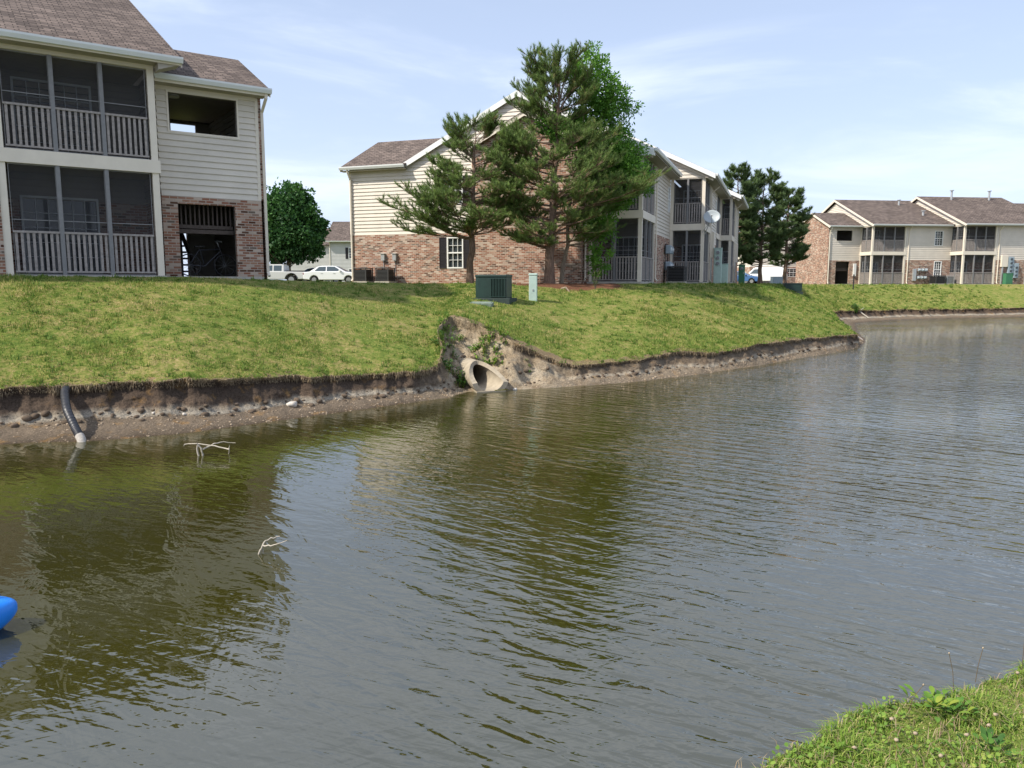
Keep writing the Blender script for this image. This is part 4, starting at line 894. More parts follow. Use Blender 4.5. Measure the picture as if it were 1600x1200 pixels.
P_=on(C2,D2,16.75,21.7); cabinet(P_,a2,.4,.3,1.15,mat('mid_green',(.05,.17,.09),.5,.3),'dark green box with round meter at the far corner of the middle building',dial=1)
P_=on(C2,D2,15.62,12.0)
m=MB(); fbox(m,FR2,.25,.6,.06,.25,1.35,2.75); m.build('wall_cabinet',M_trim,b2,bevel=.02); m=MB(); fbox(m,FR2,.32,.46,.05,.14,-.2,1.35); m.build('conduit',M_metal,b2)
m=MB(); fbox(m,FR3,.25,.6,.06,.25,1.35,2.6); m.build('wall_cabinet',M_trim,b2,bevel=.02); m=MB(); fbox(m,FR3,.32,.46,.05,.14,-.2,1.35); m.build('conduit',M_metal,b2)
# satellite dish on the porch corner
dp=on(C2,D2,15.5,8.3,2.75); ds=empty('satellite_dish',dp,label='grey satellite dish on an arm at the porch corner of the middle building',cat='satellite dish')
m=MB(); cen=Vector((.28,-.35,.5)); ax=Vector((-.25,-.95,.35)).normalized(); e1=ax.cross(Vector((0,0,1))).normalized(); e2=e1.cross(ax)
rg=[]; 
for k in range(7):
    r_=.37*k/6; ring=[]
    for j in range(24): t=2*math.pi*j/24; q=cen+(e1*math.cos(t)*1.12+e2*math.sin(t)*.92)*r_+ax*(r_*r_*.55); ring.append(len(m.v)); m.v.append(tuple(q))
    rg.append(ring)
for k in range(6):
    for j in range(24): m.f.append((rg[k][j],rg[k][(j+1)%24],rg[k+1][(j+1)%24],rg[k+1][j]))
do=m.build('reflector',mat('dish_grey',(.36,.40,.42),.45,.4),ds,smooth=True); sm_=do.modifiers.new('s','SOLIDIFY'); sm_.thickness=.015
m=MB(); m.tube([(.0,0,-.35),(.05,-.05,-.3),(.26,-.25,.42)],.022,8); m.tube([(-.1,.0,-.25),(.24,-.22,.3)],.014,6); m.build('arm',M_metal,ds)
m=MB(); m.tube([cen-e2*.36,cen+ax*.5-e2*.1],.012,6); q=cen+ax*.5-e2*.1; m.tube([q,q-ax*.12],.035,10); m.build('receiver',M_metal,ds)
# ================================================================== BUILDING 3 (right)
D3=(.992,.126); C3=Vector((32.798,71.0,2.442))
b3=root_frame('apartment_building',C3,D3,label='far apartment block at the right edge with rows of screened porches across the pond',cat='apartment building')
A=accs()
breeze(b3,A,-3.1,0,1.9,7.9,(.7,2.25,4.0,4.95),(.75,2.1,0,2.1))
F=Fr((-3.1,7.9),(0,-1)); brick(A['brick'],F,0,6,-.4,5.3,out=.05); A['brick'].poly([F.p(0,.05,5.3),F.p(6,.05,5.3),F.p(3,.05,6.72)])
gable_y(b3,-3.35,.3,1.45,4.9,8.3,5.36,.42,rake_r=False)
gutter(b3,Fr((-3.35,1.9),(1,0)),0,3.6,.45,5.36,.13,.12); downspout(b3,Fr((-3.1,1.9),(1,0)),.0,5,reach=.4,zg=5.2,out=.09)
F0=Fr((0,0),(0,-1))
porch(b3,0,3.35,0,1.95,front=3,left=2,acc=A,dspan=(.3,1.9))
F=Fr((3.35,0),(1,0)); two_storey(A,F,0,4.5,[(2.75,3.6,3.5,4.85),(2.85,3.6,.55,2.1)]); window(b3,F,2.75,3.6,3.5,4.85,(3,6)); window(b3,F,2.85,3.6,.55,2.1,(3,6),out=.02)
downspout(b3,F,.22,5)
porch(b3,7.8,11.05,-1.7,.25,front=3,left=2,acc=A,dspan=(.3,1.9))
F=Fr((11.05,-1.7),(1,0)); two_storey(A,F,0,2.95); downspout(b3,F,.22,5)
porch(b3,14.0,17.3,-1.7,.3,front=3,left=0,acc=A,dspan=(.3,1.9))
F=Fr((17.3,-1.7),(1,0)); two_storey(A,F,0,10)
F=Fr((27.3,-1.7),(0,1)); two_storey(A,F,0,14); F=Fr((27.3,12.3),(-1,0)); two_storey(A,F,0,27.3); F=Fr((0,12.3),(0,-1)); two_storey(A,F,0,4.4)
gable_y(b3,-.3,8.1,-.5,6.3,13,5.38,.42,rake_r=False); F=Fr((0,12.3),(0,-1))
siding(A['siding'],F,-.3,12.3,5.3,8.1,lo=lambda z:-.3+(z-5.3)*2.38,hi=lambda z:12.4-(z-5.3)*2.38,out=.03)
gable_y(b3,7.5,16.6,-2.2,5.0,12.2,5.38,.435); F=Fr((7.8,10),(0,-1))
siding(A['siding'],F,-2,11.8,5.3,8.35,lo=lambda z:-1.8+(z-5.3)*2.3,hi=lambda z:11.8-(z-5.3)*2.3,out=.03)
gable_y(b3,14.5,27.7,-2.15,4.2,11,5.36,.40,rake_l=False)
gutter(b3,Fr((-.3,0),(1,0)),0,7.8,.5,5.38,.14,.12); gutter(b3,Fr((7.5,-1.7),(1,0)),0,20,.5,5.38,.14,.12)
m=MB(); m.box(-.25,8,-.48,0,5.2,5.24); m.box(7.6,27,-2.18,-1.7,5.2,5.24); m.build('soffit',M_soffit,b3)
for (x,y,z,h,r_) in ((5.6,4.9,7.55,.55,.12),(10.6,4.2,8.0,1.0,.13),(14.6,4.2,8.0,1.0,.13),(6.2,2.0,6.35,.45,.14)):
    m=MB(); m.tube([(x,y,z-.2),(x,y,z+h)],r_*.75,10); m.tube([(x,y,z+h),(x,y,z+h+.06)],r_*1.5,10); m.build('roof_vent',M_metal,b3)
F=Fr((3.35,0),(1,0)); gas_meters(b3,F,1.7,(1.3,.7)); meters(b3,F,[(1.35,1.3),(1.7,1.3),(2.05,1.3),(1.3,.6),(1.65,.6),(2.0,.6)],.12)
m=MB(); fbox(m,F,.75,1.05,.04,.2,.3,1.4); m.build('wall_cabinet',M_metal,b3)
F=Fr((11.05,-1.7),(1,0))
for (x0,x1,z0,z1,mm) in ((.45,1.1,1.55,2.6,M_trim),(1.15,1.7,.95,2.45,M_meter),(1.75,2.2,.55,1.9,M_meter)):
    m=MB(); fbox(m,F,x0,x1,.04,.22,z0,z1); o=m.build('wall_cabinet',mm,b3,bevel=.02)
    if mm is M_meter:
        for zz in np.arange(z0+.25,z1-.1,.35): m=MB(); m.tube([F.p((x0+x1)/2,.22,zz),F.p((x0+x1)/2,.3,zz)],.1,12); m.build('meter',M_glass,o)
m=MB(); m.box(11.6,11.7,-1.9,-1.75,-.3,1.6); m.build('conduit',M_metal,b3)
flush(A,b3)
a3=math.atan2(D3[1],D3[0])
condenser(on(C3,D3,6.1,-.8),a3,'wide condenser under the right block window, left of a smaller one',.9,.75)
condenser(on(C3,D3,7.15,-.8),a3,'smaller condenser tucked next to the second porch of the right block',.7,.7,M_metal)
cabinet(on(C3,D3,12.0,-2.2),a3,.7,.4,.95,mat('mid_green',(.05,.17,.09),.5,.3),'green ground box below the wall meters of the right building')
# small white sign box left of porch A, on the stairwell wall
m=MB(); m.box(-.62,-.35,1.75,1.86,.75,1.9); m.build('wall_cabinet',M_white,b3)
# ================================================================== BACKGROUND BUILDINGS
def simple_block(C,D,wd,dp,label,sm,wins,brick_low=True,hip=.45,ze=5.3,overhang=.45,arch=None):
    r=root_frame('apartment_building',C,D,label=label,cat='apartment building'); A=accs()
    F=Fr((0,0),(1,0)); hl=[(a,b,c,d) for (a,b,c,d,s) in wins]
    zb=ZB if brick_low else 0.0
    for FF,ln,hh in ((F,wd,hl),(Fr((wd,0),(0,1)),dp,[]),(Fr((wd,dp),(-1,0)),wd,[]),(Fr((0,dp),(0,-1)),dp,[])):
        if brick_low: two_storey(A,FF,0,ln,hh)
        else: siding(A['siding'],FF,0,ln,-.3,5.3,hh)
    for (a,b,c,d,s) in wins: window(r,F,a,b,c,d,(3,4),s)
    return r,A
r,A=simple_block((-22.3,95,2.3),(1,.02),9,10,'distant grey sided block between the maple and the brick corner',M_siding_g,[(2.35,3.4,3.2,4.55,True),(6.2,7.2,3.2,4.55,True),(2.3,3.4,.7,2.0,False)],False)
gable_y(r,-.5,9.5,-.5,5,10.5,5.3,.5); gutter(r,Fr((0,0),(1,0)),-.5,9.5,.5,5.32); F=Fr((0,10),(0,-1)); siding(A['siding'],F,0,10,5.3,7.7,lo=lambda z:(z-5.3)*2,hi=lambda z:10-(z-5.3)*2)
downspout(r,Fr((0,0),(1,0)),.1,5); flush(A,r,M_siding_g)
r,A=simple_block((-30,104,2.3),(1,.02),8.2,9,'low far block seen under the maple crown behind the pickup',M_siding_g,[(5.3,6.6,.6,1.8,True),(2,3,.6,1.8,True)],False)
gable_y(r,-.5,8.7,-.5,4.5,9.5,5.3,.5); flush(A,r,M_siding_g)
r,A=simple_block((28.6,93,2.3),(.99,.12),11,12,'distant brick block with white framed windows behind the van and pines',M_siding,[(4.4,5.9,1.0,2.0,False),(4.4,5.9,3.2,4.6,False),(8.3,9.2,3.2,4.6,False)],True)
roof_slab(r,[(-.4,-.4,5.3),(-.4,12,5.3),(5.5,12,8.0),(5.5,-.4,8.0)]); roof_slab(r,[(11.4,12,5.3),(11.4,-.4,5.3),(5.501,-.4,8),(5.501,12,8)])
boards(r,(-.4,-.41,5.3),(5.5,-.41,8),.25,material=M_white); boards(r,(5.5,-.41,8),(11.4,-.41,5.3),.25,material=M_white)
F=Fr((0,0),(1,0)); siding(A['siding'],F,0,11,5.3,7.8,lo=lambda z:(z-5.3)*2.2,hi=lambda z:11-(z-5.3)*2.2)
m=MB(); m.tube([F.p(5.15+.75*math.cos(t),.04,2.05+.75*math.sin(t)) for t in np.linspace(0,math.pi,14)],.07,6); m.build('window_arch',M_white,r)
m=MB(); m.box(.3,3.0,-.14,-.05,.0,2.05); m.build('garage_door',M_white,r)
flush(A,r)
r,A=simple_block((38.2,84.5,2.35),(.99,.12),5.0,9,'cream and brick wing between the pines and the right block',M_siding,[(1.0,1.9,3.2,4.6,False)],True)
gable_y(r,-.4,5.4,-.4,4.5,9.4,5.3,.45); flush(A,r)
# ------------------------------------------------------------------ TREES
def bark(name,c,sc=9):
    m=mat(name,c,.95,.1); n,l=T(m); p=n['Principled BSDF']; co=n.new('ShaderNodeTexCoord').outputs['Object']
    mp_=n.new('ShaderNodeMapping'); mp_.inputs['Scale'].default_value=(1,1,.25); l.new(co,mp_.inputs[0])
    q=noise(n,l,mp_.outputs[0],sc*2,6,.75).outputs['Fac']; l.new(ramp(n,l,q,[(.3,tuple(v*.45 for v in c)),(.5,c),(.7,tuple(v*1.6 for v in c))]).outputs[0],p.inputs['Base Color'])
    b=n.new('ShaderNodeBump'); b.inputs['Strength'].default_value=.9; b.inputs['Distance'].default_value=.03; l.new(q,b.inputs['Height']); l.new(b.outputs[0],p.inputs['Normal']); return m
M_pbark=bark('pine_bark',(.17,.115,.085)); M_abark=bark('ash_bark',(.24,.19,.14))
M_needle=blade_mat('pine_needles',[(0,(.08,.135,.038)),(.45,(.15,.23,.06)),(.9,(.25,.34,.085)),(1,(.28,.2,.09))],.28,False,.3)
M_needle_far=blade_mat('far_pine_needles',[(0,(.075,.12,.045)),(.6,(.115,.175,.06)),(1,(.17,.235,.08))],.3,False,.3)
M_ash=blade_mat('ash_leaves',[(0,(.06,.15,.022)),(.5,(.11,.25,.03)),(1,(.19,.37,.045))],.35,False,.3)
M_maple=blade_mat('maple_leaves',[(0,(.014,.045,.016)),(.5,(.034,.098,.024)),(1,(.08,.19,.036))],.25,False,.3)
def needles(name,P,D,nn_,ln,wd,material,parent,spread=.75):
    k=len(P); P=np.repeat(P,nn_,0); D=np.repeat(D/np.linalg.norm(D,axis=1)[:,None],nn_,0); r=RNG.normal(0,1,P.shape); r/=np.linalg.norm(r,axis=1)[:,None]
    d=D+r*spread; d/=np.linalg.norm(d,axis=1)[:,None]; L_=ln*(.6+.6*RNG.random(len(P))); s=np.cross(d,r); s/=np.maximum(np.linalg.norm(s,axis=1),1e-6)[:,None]; s*=wd*.5
    b=P+D*(RNG.random(len(P))*ln*.9)[:,None]-D*ln*.45
    V=np.stack([b-s,b+s,b+d*L_[:,None]],1); rnd=np.clip(np.repeat(RNG.random(k),nn_)*.75+.25*RNG.random(len(P)),0,1)
    rnd=np.where(np.repeat(RNG.random(k),nn_)<.025,1,rnd*.9)
    o=mesh_np(name,V.reshape(-1,3),np.arange(len(V)*3).reshape(-1,3),material,{'rnd':np.repeat(rnd,3)}); o.parent=parent; return o
def leaves(name,P,D,sz,material,parent,asp=.5,cl=None):
    k=len(P); r=RNG.normal(0,1,P.shape); d=D+.6*r; d[:,2]-=.25; d/=np.linalg.norm(d,axis=1)[:,None]; s=np.cross(d,RNG.normal(0,1,P.shape)); s/=np.maximum(np.linalg.norm(s,axis=1),1e-6)[:,None]
    L_=(sz*(.6+.7*RNG.random(k)))[:,None]; s=s*L_*asp*.5
    V=np.stack([P,P+d*L_*.45-s,P+d*L_,P+d*L_*.45+s],1); F=np.arange(k*4).reshape(-1,4)
    cl=np.clip(cl,0,1); o=mesh_np(name,V.reshape(-1,3),F,material,{'rnd':np.repeat(np.clip(cl*.7+.3*RNG.random(k),0,1),4)}); o.parent=parent; return o
def pine(px,py,Y,H,prof,trunk_r,label,seed,nbr=60,z0=1.2,lean=(0,0),nl=.15,nw=.012,nn_=12,dens=1.0,material=None,group=None,leaders=(),tz=None):
    rs=random.Random(seed); g=atY(px,py,Y); gx_,gy_=float(g[0]),float(g[1]); zg=gz(gx_,gy_) if tz is None else tz
    root=empty('pine_tree',(gx_,gy_,zg),label=label,cat='pine tree',group=group)
    tr=MB(); pts=[]; rad=[]; nseg=14; wob=[(rs.uniform(-.05,.05),rs.uniform(-.05,.05)) for _ in range(nseg+1)]
    for k in range(nseg+1):
        t=k/nseg; pts.append(Vector((lean[0]*t+wob[k][0]*(1 if k else 0),lean[1]*t+wob[k][1]*(1 if k else 0),H*.97*t-(.15 if k==0 else 0)))); rad.append(trunk_r*((1.35 if k==0 else 1)*(1-t)**.8*.92+.03))
    tr.tube(pts,rad,12)
    def tp(z):
        t=min(1,max(0,z/(H*.97)))*nseg; k=min(nseg-1,int(t)); return pts[k].lerp(pts[k+1],t-k), rad[k]*(1-(t-k))+rad[k+1]*(t-k)
    hs=[p[0] for p in prof]; Ls=[p[1] for p in prof]; Rs=[p[2] for p in prof]
    TP=[];TD=[]
    def limb(p0,dirv,ln,r0,depth):
        n_=6 if depth==0 else 4; q=[p0.copy()]; d=dirv.normalized(); 
        for k in range(n_):
            d=(d+Vector((rs.uniform(-.2,.2),rs.uniform(-.2,.2),rs.uniform(-.06,.17)))).normalized(); q.append(q[-1]+d*ln/n_)
        tr.tube(q,[max(.006,r0*(1-.85*k/n_)) for k in range(n_+1)],5 if depth else 6,False)
        if depth<2:
            cnt=int((11 if depth==0 else 4.6)*max(.6,ln**.5)*dens)
            for j in range(cnt):
                s=rs.uniform(.28 if depth==0 else .15,1)*n_; k=min(n_-1,int(s)); b=q[k].lerp(q[k+1],s-k); dd=(q[k+1]-q[k]).normalized()
                side=Vector((-dd.y,dd.x,rs.uniform(-.25,.5)))*rs.choice((-1,1)); side.z=abs(side.z)*rs.choice((1,1,-.3)); nd=(dd*.75+side*rs.uniform(.5,1)).normalized()
                limb(b,nd,max(.22,ln*(.42 if depth==0 else .5)*rs.uniform(.5,1.1)*(1.15-.6*s/n_)),r0*.35,depth+1)
        st=.0 if depth==2 else (.55 if depth==0 else .35)
        m_=max(2,int(ln*(1-st)/(.085/dens)))
        for j in range(m_):
            s=(st+(1-st)*(j+1)/m_)*n_; k=min(n_-1,int(s-1e-6)); b=q[k].lerp(q[k+1],s-k); dd=(q[k+1]-q[k]).normalized(); TP.append(b); TD.append(dd+Vector((0,0,.25)))
        TP.append(q[-1]); TD.append(d+Vector((0,0,.45)))
    for j in range(nbr):
        h=z0+(H*.96-z0)*((j+rs.random())/nbr)**.95; a=rs.uniform(0,2*math.pi); 
        if j%2==0: a=rs.choice((0,math.pi))+rs.uniform(-.55,.55)
        L_=np.interp(h,hs,Ls); R_=np.interp(h,hs,Rs); c=math.cos(a); e=(R_ if c>0 else L_)*abs(c)+(L_+R_)/2*.85*abs(math.sin(a)); e=e/(abs(c)+abs(math.sin(a)))*1.12*rs.uniform(.62,1.05)
        b,r_=tp(max(.9,h-e*.22)); up=.12+.75*max(0,(h/H-.72)/.28)
        limb(b,Vector((math.cos(a),math.sin(a),up)),max(.3,e),min(.05,r_*.4),0)
    for (z,dx_,dy_,ln) in leaders:
        b,r_=tp(z); limb(b,Vector((dx_,dy_,1.3)),ln,.04,0)
    # dead lower stubs
    for j in range(8):
        h=rs.uniform(z0*.6,z0*1.6); a=rs.uniform(0,6.28); b,r_=tp(h); tr.tube([b,b+Vector((math.cos(a),math.sin(a),.1))*rs.uniform(.2,.9)],[.012,.004],4,False)
    tr.build('trunk',M_pbark,root,uv=False)
    needles('crown',np.array([tuple(v) for v in TP]),np.array([tuple(v) for v in TD]),nn_,nl,nw,material or M_needle,root)
    return root
pine(858,450,30,8.35,[(1.2,.9,.7),(1.8,1.8,1.7),(2.6,2.5,2.8),(3.6,2.8,3.4),(4.6,2.5,2.9),(5.4,2.0,2.2),(6.2,1.7,1.4),(7.0,2.0,1.2),(7.6,1.7,1.3),(8.3,1.4,1.1),(8.8,.9,.8)],.20,'tallest pine, ragged topped, on mulch behind the pale green pedestal',4,nbr=98,z0=1.5,lean=(.35,.1),leaders=((6.2,.5,.1,1.8),(6.5,-.55,0,1.7),(6.0,-.9,.1,1.8),(6.8,.35,.1,1.4),(7.0,-.4,-.2,1.3),(6.4,.8,-.2,1.4),(6.5,-.8,-.3,1.4),(6.9,.1,.3,1.3)),nn_=14)
pine(735,447,30.3,6.1,[(1.7,1.0,1.6),(2.1,2.3,2.4),(2.8,3.0,2.7),(3.2,2.5,2.4),(3.9,1.9,2.2),(4.6,1.7,1.9),(5.3,1.3,1.5),(6.1,.5,.6)],.15,'smaller pine with a slim bare trunk in front of the shuttered window',9,nbr=72,z0=1.95,lean=(.25,.0),nn_=14)
FP=[(1148,60.0,9.0,[(1.8,1.2,1.2),(3,1.8,1.6),(5,1.6,1.5),(7,1.4,1.3),(9,.4,.4)],'left of three dark pines between the middle and right buildings'),
    (1187,62.0,8.7,[(1.7,1.3,1.5),(3,2.1,2.2),(5,2.0,2.2),(7,1.5,1.6),(8.8,.5,.5)],'middle one of three dark pines, trunk in front of the white van'),
    (1226,66.0,7.9,[(2.0,1.2,1.5),(3.5,1.7,2.0),(5,1.7,2.0),(6.6,1.2,1.5),(8,.4,.4)],'right one of three dark pines, beside the brick end wall')]
for k,(px,Y,H,pr,lb) in enumerate(FP):
    pine(px,443,Y,H,pr,.19,lb,20+k,nbr=92,z0=1.7,nl=.26,nw=.034,nn_=9,dens=.85,material=M_needle_far,group='pines between the buildings',tz=2.4)
def leafy(name,px,py,Y,blobs,trunk_pts,trunk_r,label,cat,n_leaf,sz,lm,bm_,seed,asp=.5,tz=None,limbs=True,shell=.55):
    rs=random.Random(seed); g=atY(px,py,Y); zg=gz(g[0],g[1]) if tz is None else tz
    root=empty(name,(g[0],g[1],zg),label=label,cat=cat)
    tr=MB(); P=[Vector(p) for p in trunk_pts]; tr.tube(P,[trunk_r*(1-.75*k/(len(P)-1)) for k in range(len(P))],10)
    LP=[];LD=[];LC=[]; tot=sum(b[3]*b[4] for b in blobs)
    for (x,y,z,rx,rz_) in blobs:
        c=Vector((x,y,z)); nb_=max(4,int(9*rx))
        for j in range(nb_):
            v=Vector((rs.gauss(0,1),rs.gauss(0,1),rs.gauss(0,1))).normalized(); e=c+Vector((v.x*rx*.85,v.y*rx*.85,v.z*rz_*.85)); b=min(P,key=lambda q:(q-e).length+max(0,q.z-e.z+.2)*2); m_=b.lerp(e,.5)+Vector((0,0,-.12*(e-b).length))
            tr.tube([b,m_,e],[.05*min(1,trunk_r*6),.028*min(1,trunk_r*6),.008],5,False)
        k=int(n_leaf*rx*rz_/tot); ncl=max(8,int(k/44)); cc=RNG.normal(0,1,(ncl,3)); cc/=np.linalg.norm(cc,axis=1)[:,None]; cc*=((RNG.random(ncl)**.42)*(.78+.36*RNG.random(ncl)))[:,None]; cr_=RNG.random(ncl)*.18+.16
        ci_=RNG.integers(0,ncl,k); q=RNG.normal(0,1,(k,3)); q/=np.linalg.norm(q,axis=1)[:,None]; q*=(RNG.random(k)**.5)[:,None]; p_=cc[ci_]*1.0+q*cr_[ci_][:,None]
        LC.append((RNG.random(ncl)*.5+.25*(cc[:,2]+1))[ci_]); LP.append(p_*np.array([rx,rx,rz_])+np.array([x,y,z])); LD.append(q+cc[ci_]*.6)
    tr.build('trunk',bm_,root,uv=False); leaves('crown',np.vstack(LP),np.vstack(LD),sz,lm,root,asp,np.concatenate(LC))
    return root
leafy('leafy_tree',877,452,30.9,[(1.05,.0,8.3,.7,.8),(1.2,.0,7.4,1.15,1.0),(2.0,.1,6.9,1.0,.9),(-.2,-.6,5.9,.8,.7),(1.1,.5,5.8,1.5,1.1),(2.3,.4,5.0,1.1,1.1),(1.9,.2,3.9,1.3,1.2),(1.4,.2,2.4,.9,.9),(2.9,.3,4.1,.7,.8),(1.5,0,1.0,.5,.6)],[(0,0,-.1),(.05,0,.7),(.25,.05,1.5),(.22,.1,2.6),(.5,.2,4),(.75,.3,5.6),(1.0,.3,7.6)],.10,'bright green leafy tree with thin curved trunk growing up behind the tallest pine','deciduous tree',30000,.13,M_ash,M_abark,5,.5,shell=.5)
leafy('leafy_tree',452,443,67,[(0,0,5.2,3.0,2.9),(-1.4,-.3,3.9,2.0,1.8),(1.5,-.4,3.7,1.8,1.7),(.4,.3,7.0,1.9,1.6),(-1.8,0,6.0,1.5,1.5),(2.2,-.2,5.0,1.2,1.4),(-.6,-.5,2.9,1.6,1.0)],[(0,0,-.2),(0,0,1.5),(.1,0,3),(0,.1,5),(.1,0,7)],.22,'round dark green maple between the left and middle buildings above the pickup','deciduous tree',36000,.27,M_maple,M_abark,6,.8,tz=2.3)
# sucker / sapling under the big pine
g=gpix(930,452); root=empty('sapling',g,label='small leafy sapling at the mulch edge below the big pine',cat='sapling'); sp=[]
m=MB(); 
for k in range(7):
    a=random.random()*6.28; h=random.uniform(.35,.95); q=Vector((math.cos(a)*.18,math.sin(a)*.18,h)); m.tube([(0,0,-.02),(q.x*.4,q.y*.4,h*.6),tuple(q)],[.008,.006,.003],5,False)
    for j in range(12): t=random.uniform(.3,1); aa=random.random()*6.28; sp.append(((q.x*t,q.y*t,q.z*t),(math.cos(aa),math.sin(aa),.3),.11,.04,random.random()*.7+.2))
m.build('stem',M_abark,root); leafmesh('leaves',sp,M_weed,root)
# exposed root by the ash trunk
m=MB(); a_=gpix(878,452); b_=gpix(890,456); m.tube([(a_.x,a_.y,a_.z+.02),((a_.x+b_.x)/2,(a_.y+b_.y)/2,a_.z+.06),(b_.x,b_.y,b_.z+.0)],[.05,.04,.015],8); o=m.build('tree_root',M_abark); tag(o,'pale exposed root curling over the mulch by the thin trunk','tree root')
# weeds around the culvert
def weedclump(px,py,rad,hgt,k,label,rb,ls=.13):
    g=gpix(px,py); r=empty('weed',g,label=label,cat='weed'); sp=[]; m=MB()
    for j in range(k):
        a=random.random()*6.28; rr=rad*random.random()**.5; bx,by=math.cos(a)*rr,math.sin(a)*rr; zz=gz(g.x+bx,g.y+by)-g.z
        h=hgt*random.uniform(.5,1.1)*(1-.4*rr/rad); q=Vector((bx*1.2,by*1.2,zz+h)); m.tube([(bx,by,zz-.02),tuple(q)],[.005,.003],4,False)
        for i in range(9): t=random.uniform(.2,1); aa=random.random()*6.28; sp.append(((bx+(q.x-bx)*t,by+(q.y-by)*t,zz+h*t),(math.cos(aa),math.sin(aa),random.uniform(-.1,.9)),ls*random.uniform(.6,1.1),ls*.3,min(1,max(0,rb+random.uniform(-.2,.3)))))
    m.build('stem',M_weed,r); leafmesh('leaves',sp,M_weed,r); return r
weedclump(764,545,.42,.30,46,'bright green weed clump just above the culvert crown',.35)
weedclump(772,570,.22,.12,12,'small green weed clump on the sandy slope right of the pipe',.3,.1)
weedclump(709,588,.26,.36,26,'dark green weeds growing against the left side of the culvert',.75)
weedclump(704,522,.36,.18,30,'low weeds in the gravel at the top of the washed out gully',.45,.09)
weedclump(694,548,.30,.22,26,'weeds on the shaded left lip of the washout',.8,.1)
weedclump(757,515,.14,.12,8,'tiny dark weed on the right of the gravel patch',.8,.08)
weedclump(827,572,.08,.07,5,'lone sprout on the bare sandy slope right of the culvert',.7,.07)
# ------------------------------------------------------------------ CULVERT
cb=atZ(752,607,0.0); cul=empty('culvert',(cb[0]-.12,cb[1]+.22,.0),0,label='concrete culvert pipe with a wide flared mouth opening onto the pond',cat='culvert')
axd=Vector((.40,-.9165,0)).normalized(); sdv=Vector((.9165,.40,0))
def cpt(s,th,r): # th from bottom
    zc=.31; return axd*s+sdv*(math.sin(th)*r*(1+.35*max(0,s)))+Vector((0,0,zc-math.cos(th)*r+ -.05*max(0,s)))
m=MB(); S=[-2.2,-1.2,-.5,-.2,-.05,0,.02,.05,.1,.17,.26,.37,.5,.63,.76,.9]; nth=36; ri_=.25; ro_=.345; rings=[]
for s in S:
    tm=math.pi if s<=0 else math.pi-(s/.9)**.62*1.72
    row=[]
    for j in range(nth+1):
        th=-tm+2*tm*j/nth
        a=cpt(s,th,ri_); b=cpt(s,th,ro_); row.append((a,b))
    rings.append(row)
for i in range(len(S)-1):
    for j in range(nth):
        a,b,c,d=rings[i][j],rings[i][j+1],rings[i+1][j+1],rings[i+1][j]
        m.poly([a[0],d[0],c[0],b[0]]); m.poly([a[1],b[1],c[1],d[1]])
    if S[i]>=0:
        for j in (0,nth): a=rings[i][j]; d=rings[i+1][j]; m.poly([a[0],a[1],d[1],d[0]] if j==0 else [a[1],a[0],d[0],d[1]])
for j in range(nth): a,b=rings[-1][j],rings[-1][j+1]; m.poly([a[0],a[1],b[1],b[0]])
M_cul=mat('culvert_concrete',(.34,.29,.215),.9,.15,noise=.25,nscale=5,bump=.3,bscale=50)
m.build('pipe',M_cul,cul,bevel=0)
m=MB(); m.poly([axd*(-2.15)+sdv*.5+Vector((0,0,-.1)),axd*(-2.15)-sdv*.5+Vector((0,0,-.1)),axd*(-2.15)-sdv*.5+Vector((0,0,.8)),axd*(-2.15)+sdv*.5+Vector((0,0,.8))]); m.build('pipe_end',M_dark,cul)
m=MB(); a=[axd*.5-sdv*.28,axd*.95-sdv*.36,axd*.95+sdv*.36,axd*.5+sdv*.28]; m.hexa([v+Vector((0,0,-.12)) for v in a]+[v+Vector((0,0,.03)) for v in a]); m.build('apron',M_cul,cul)
# moss on the apron lip
g_=[]; 
for k in range(260):
    u=random.uniform(.1,.42); g_.append(tuple(axd*random.uniform(.88,.95)+sdv*u+Vector((0,0,.03))))
mo=blades('moss',np.array(g_),.02,.012,1.,mat('moss',(.16,.15,.02),.9,.1),1); mo.parent=cul
# black corrugated drain pipe
tb=Vector(atY(99,612,12.95)); te=Vector(atZ(130,692,-.02)); dpz=empty('drain_pipe',te,label='black corrugated drain pipe sticking out of the bank into the water',cat='drain pipe')
pts=[];rad=[]; ctl=[tb+Vector((-.05,.5,.05))-te,tb-te+Vector((0,.05,.01)),(tb-te)*.62+Vector((.04,-.17,.04)),(tb-te)*.3+Vector((.03,-.10,.0)),(tb-te)*.14+Vector((.01,-.04,0))]
cl=catmull(np.array([tuple(v) for v in ctl]),np.linspace(0,3.999,110))
for k in range(110): pts.append(Vector(cl[k])); rad.append(.062+.006*(1 if k%4<2 else 0))
m=MB(); m.tube(pts,rad,16,False); m.build('pipe_body',mat('black_pipe',(.022,.023,.028),.45,.5,noise=.4,nscale=14),dpz,smooth=True)
m=MB(); m.tube([pts[-1],pts[-1]*.5,Vector((0,-.02,-.06))],[.069,.068,.067],16,False); m.build('pipe_end',mat('scaled_pipe_end',(.38,.35,.31),.9,.1,noise=.3,nscale=30),dpz,smooth=True)
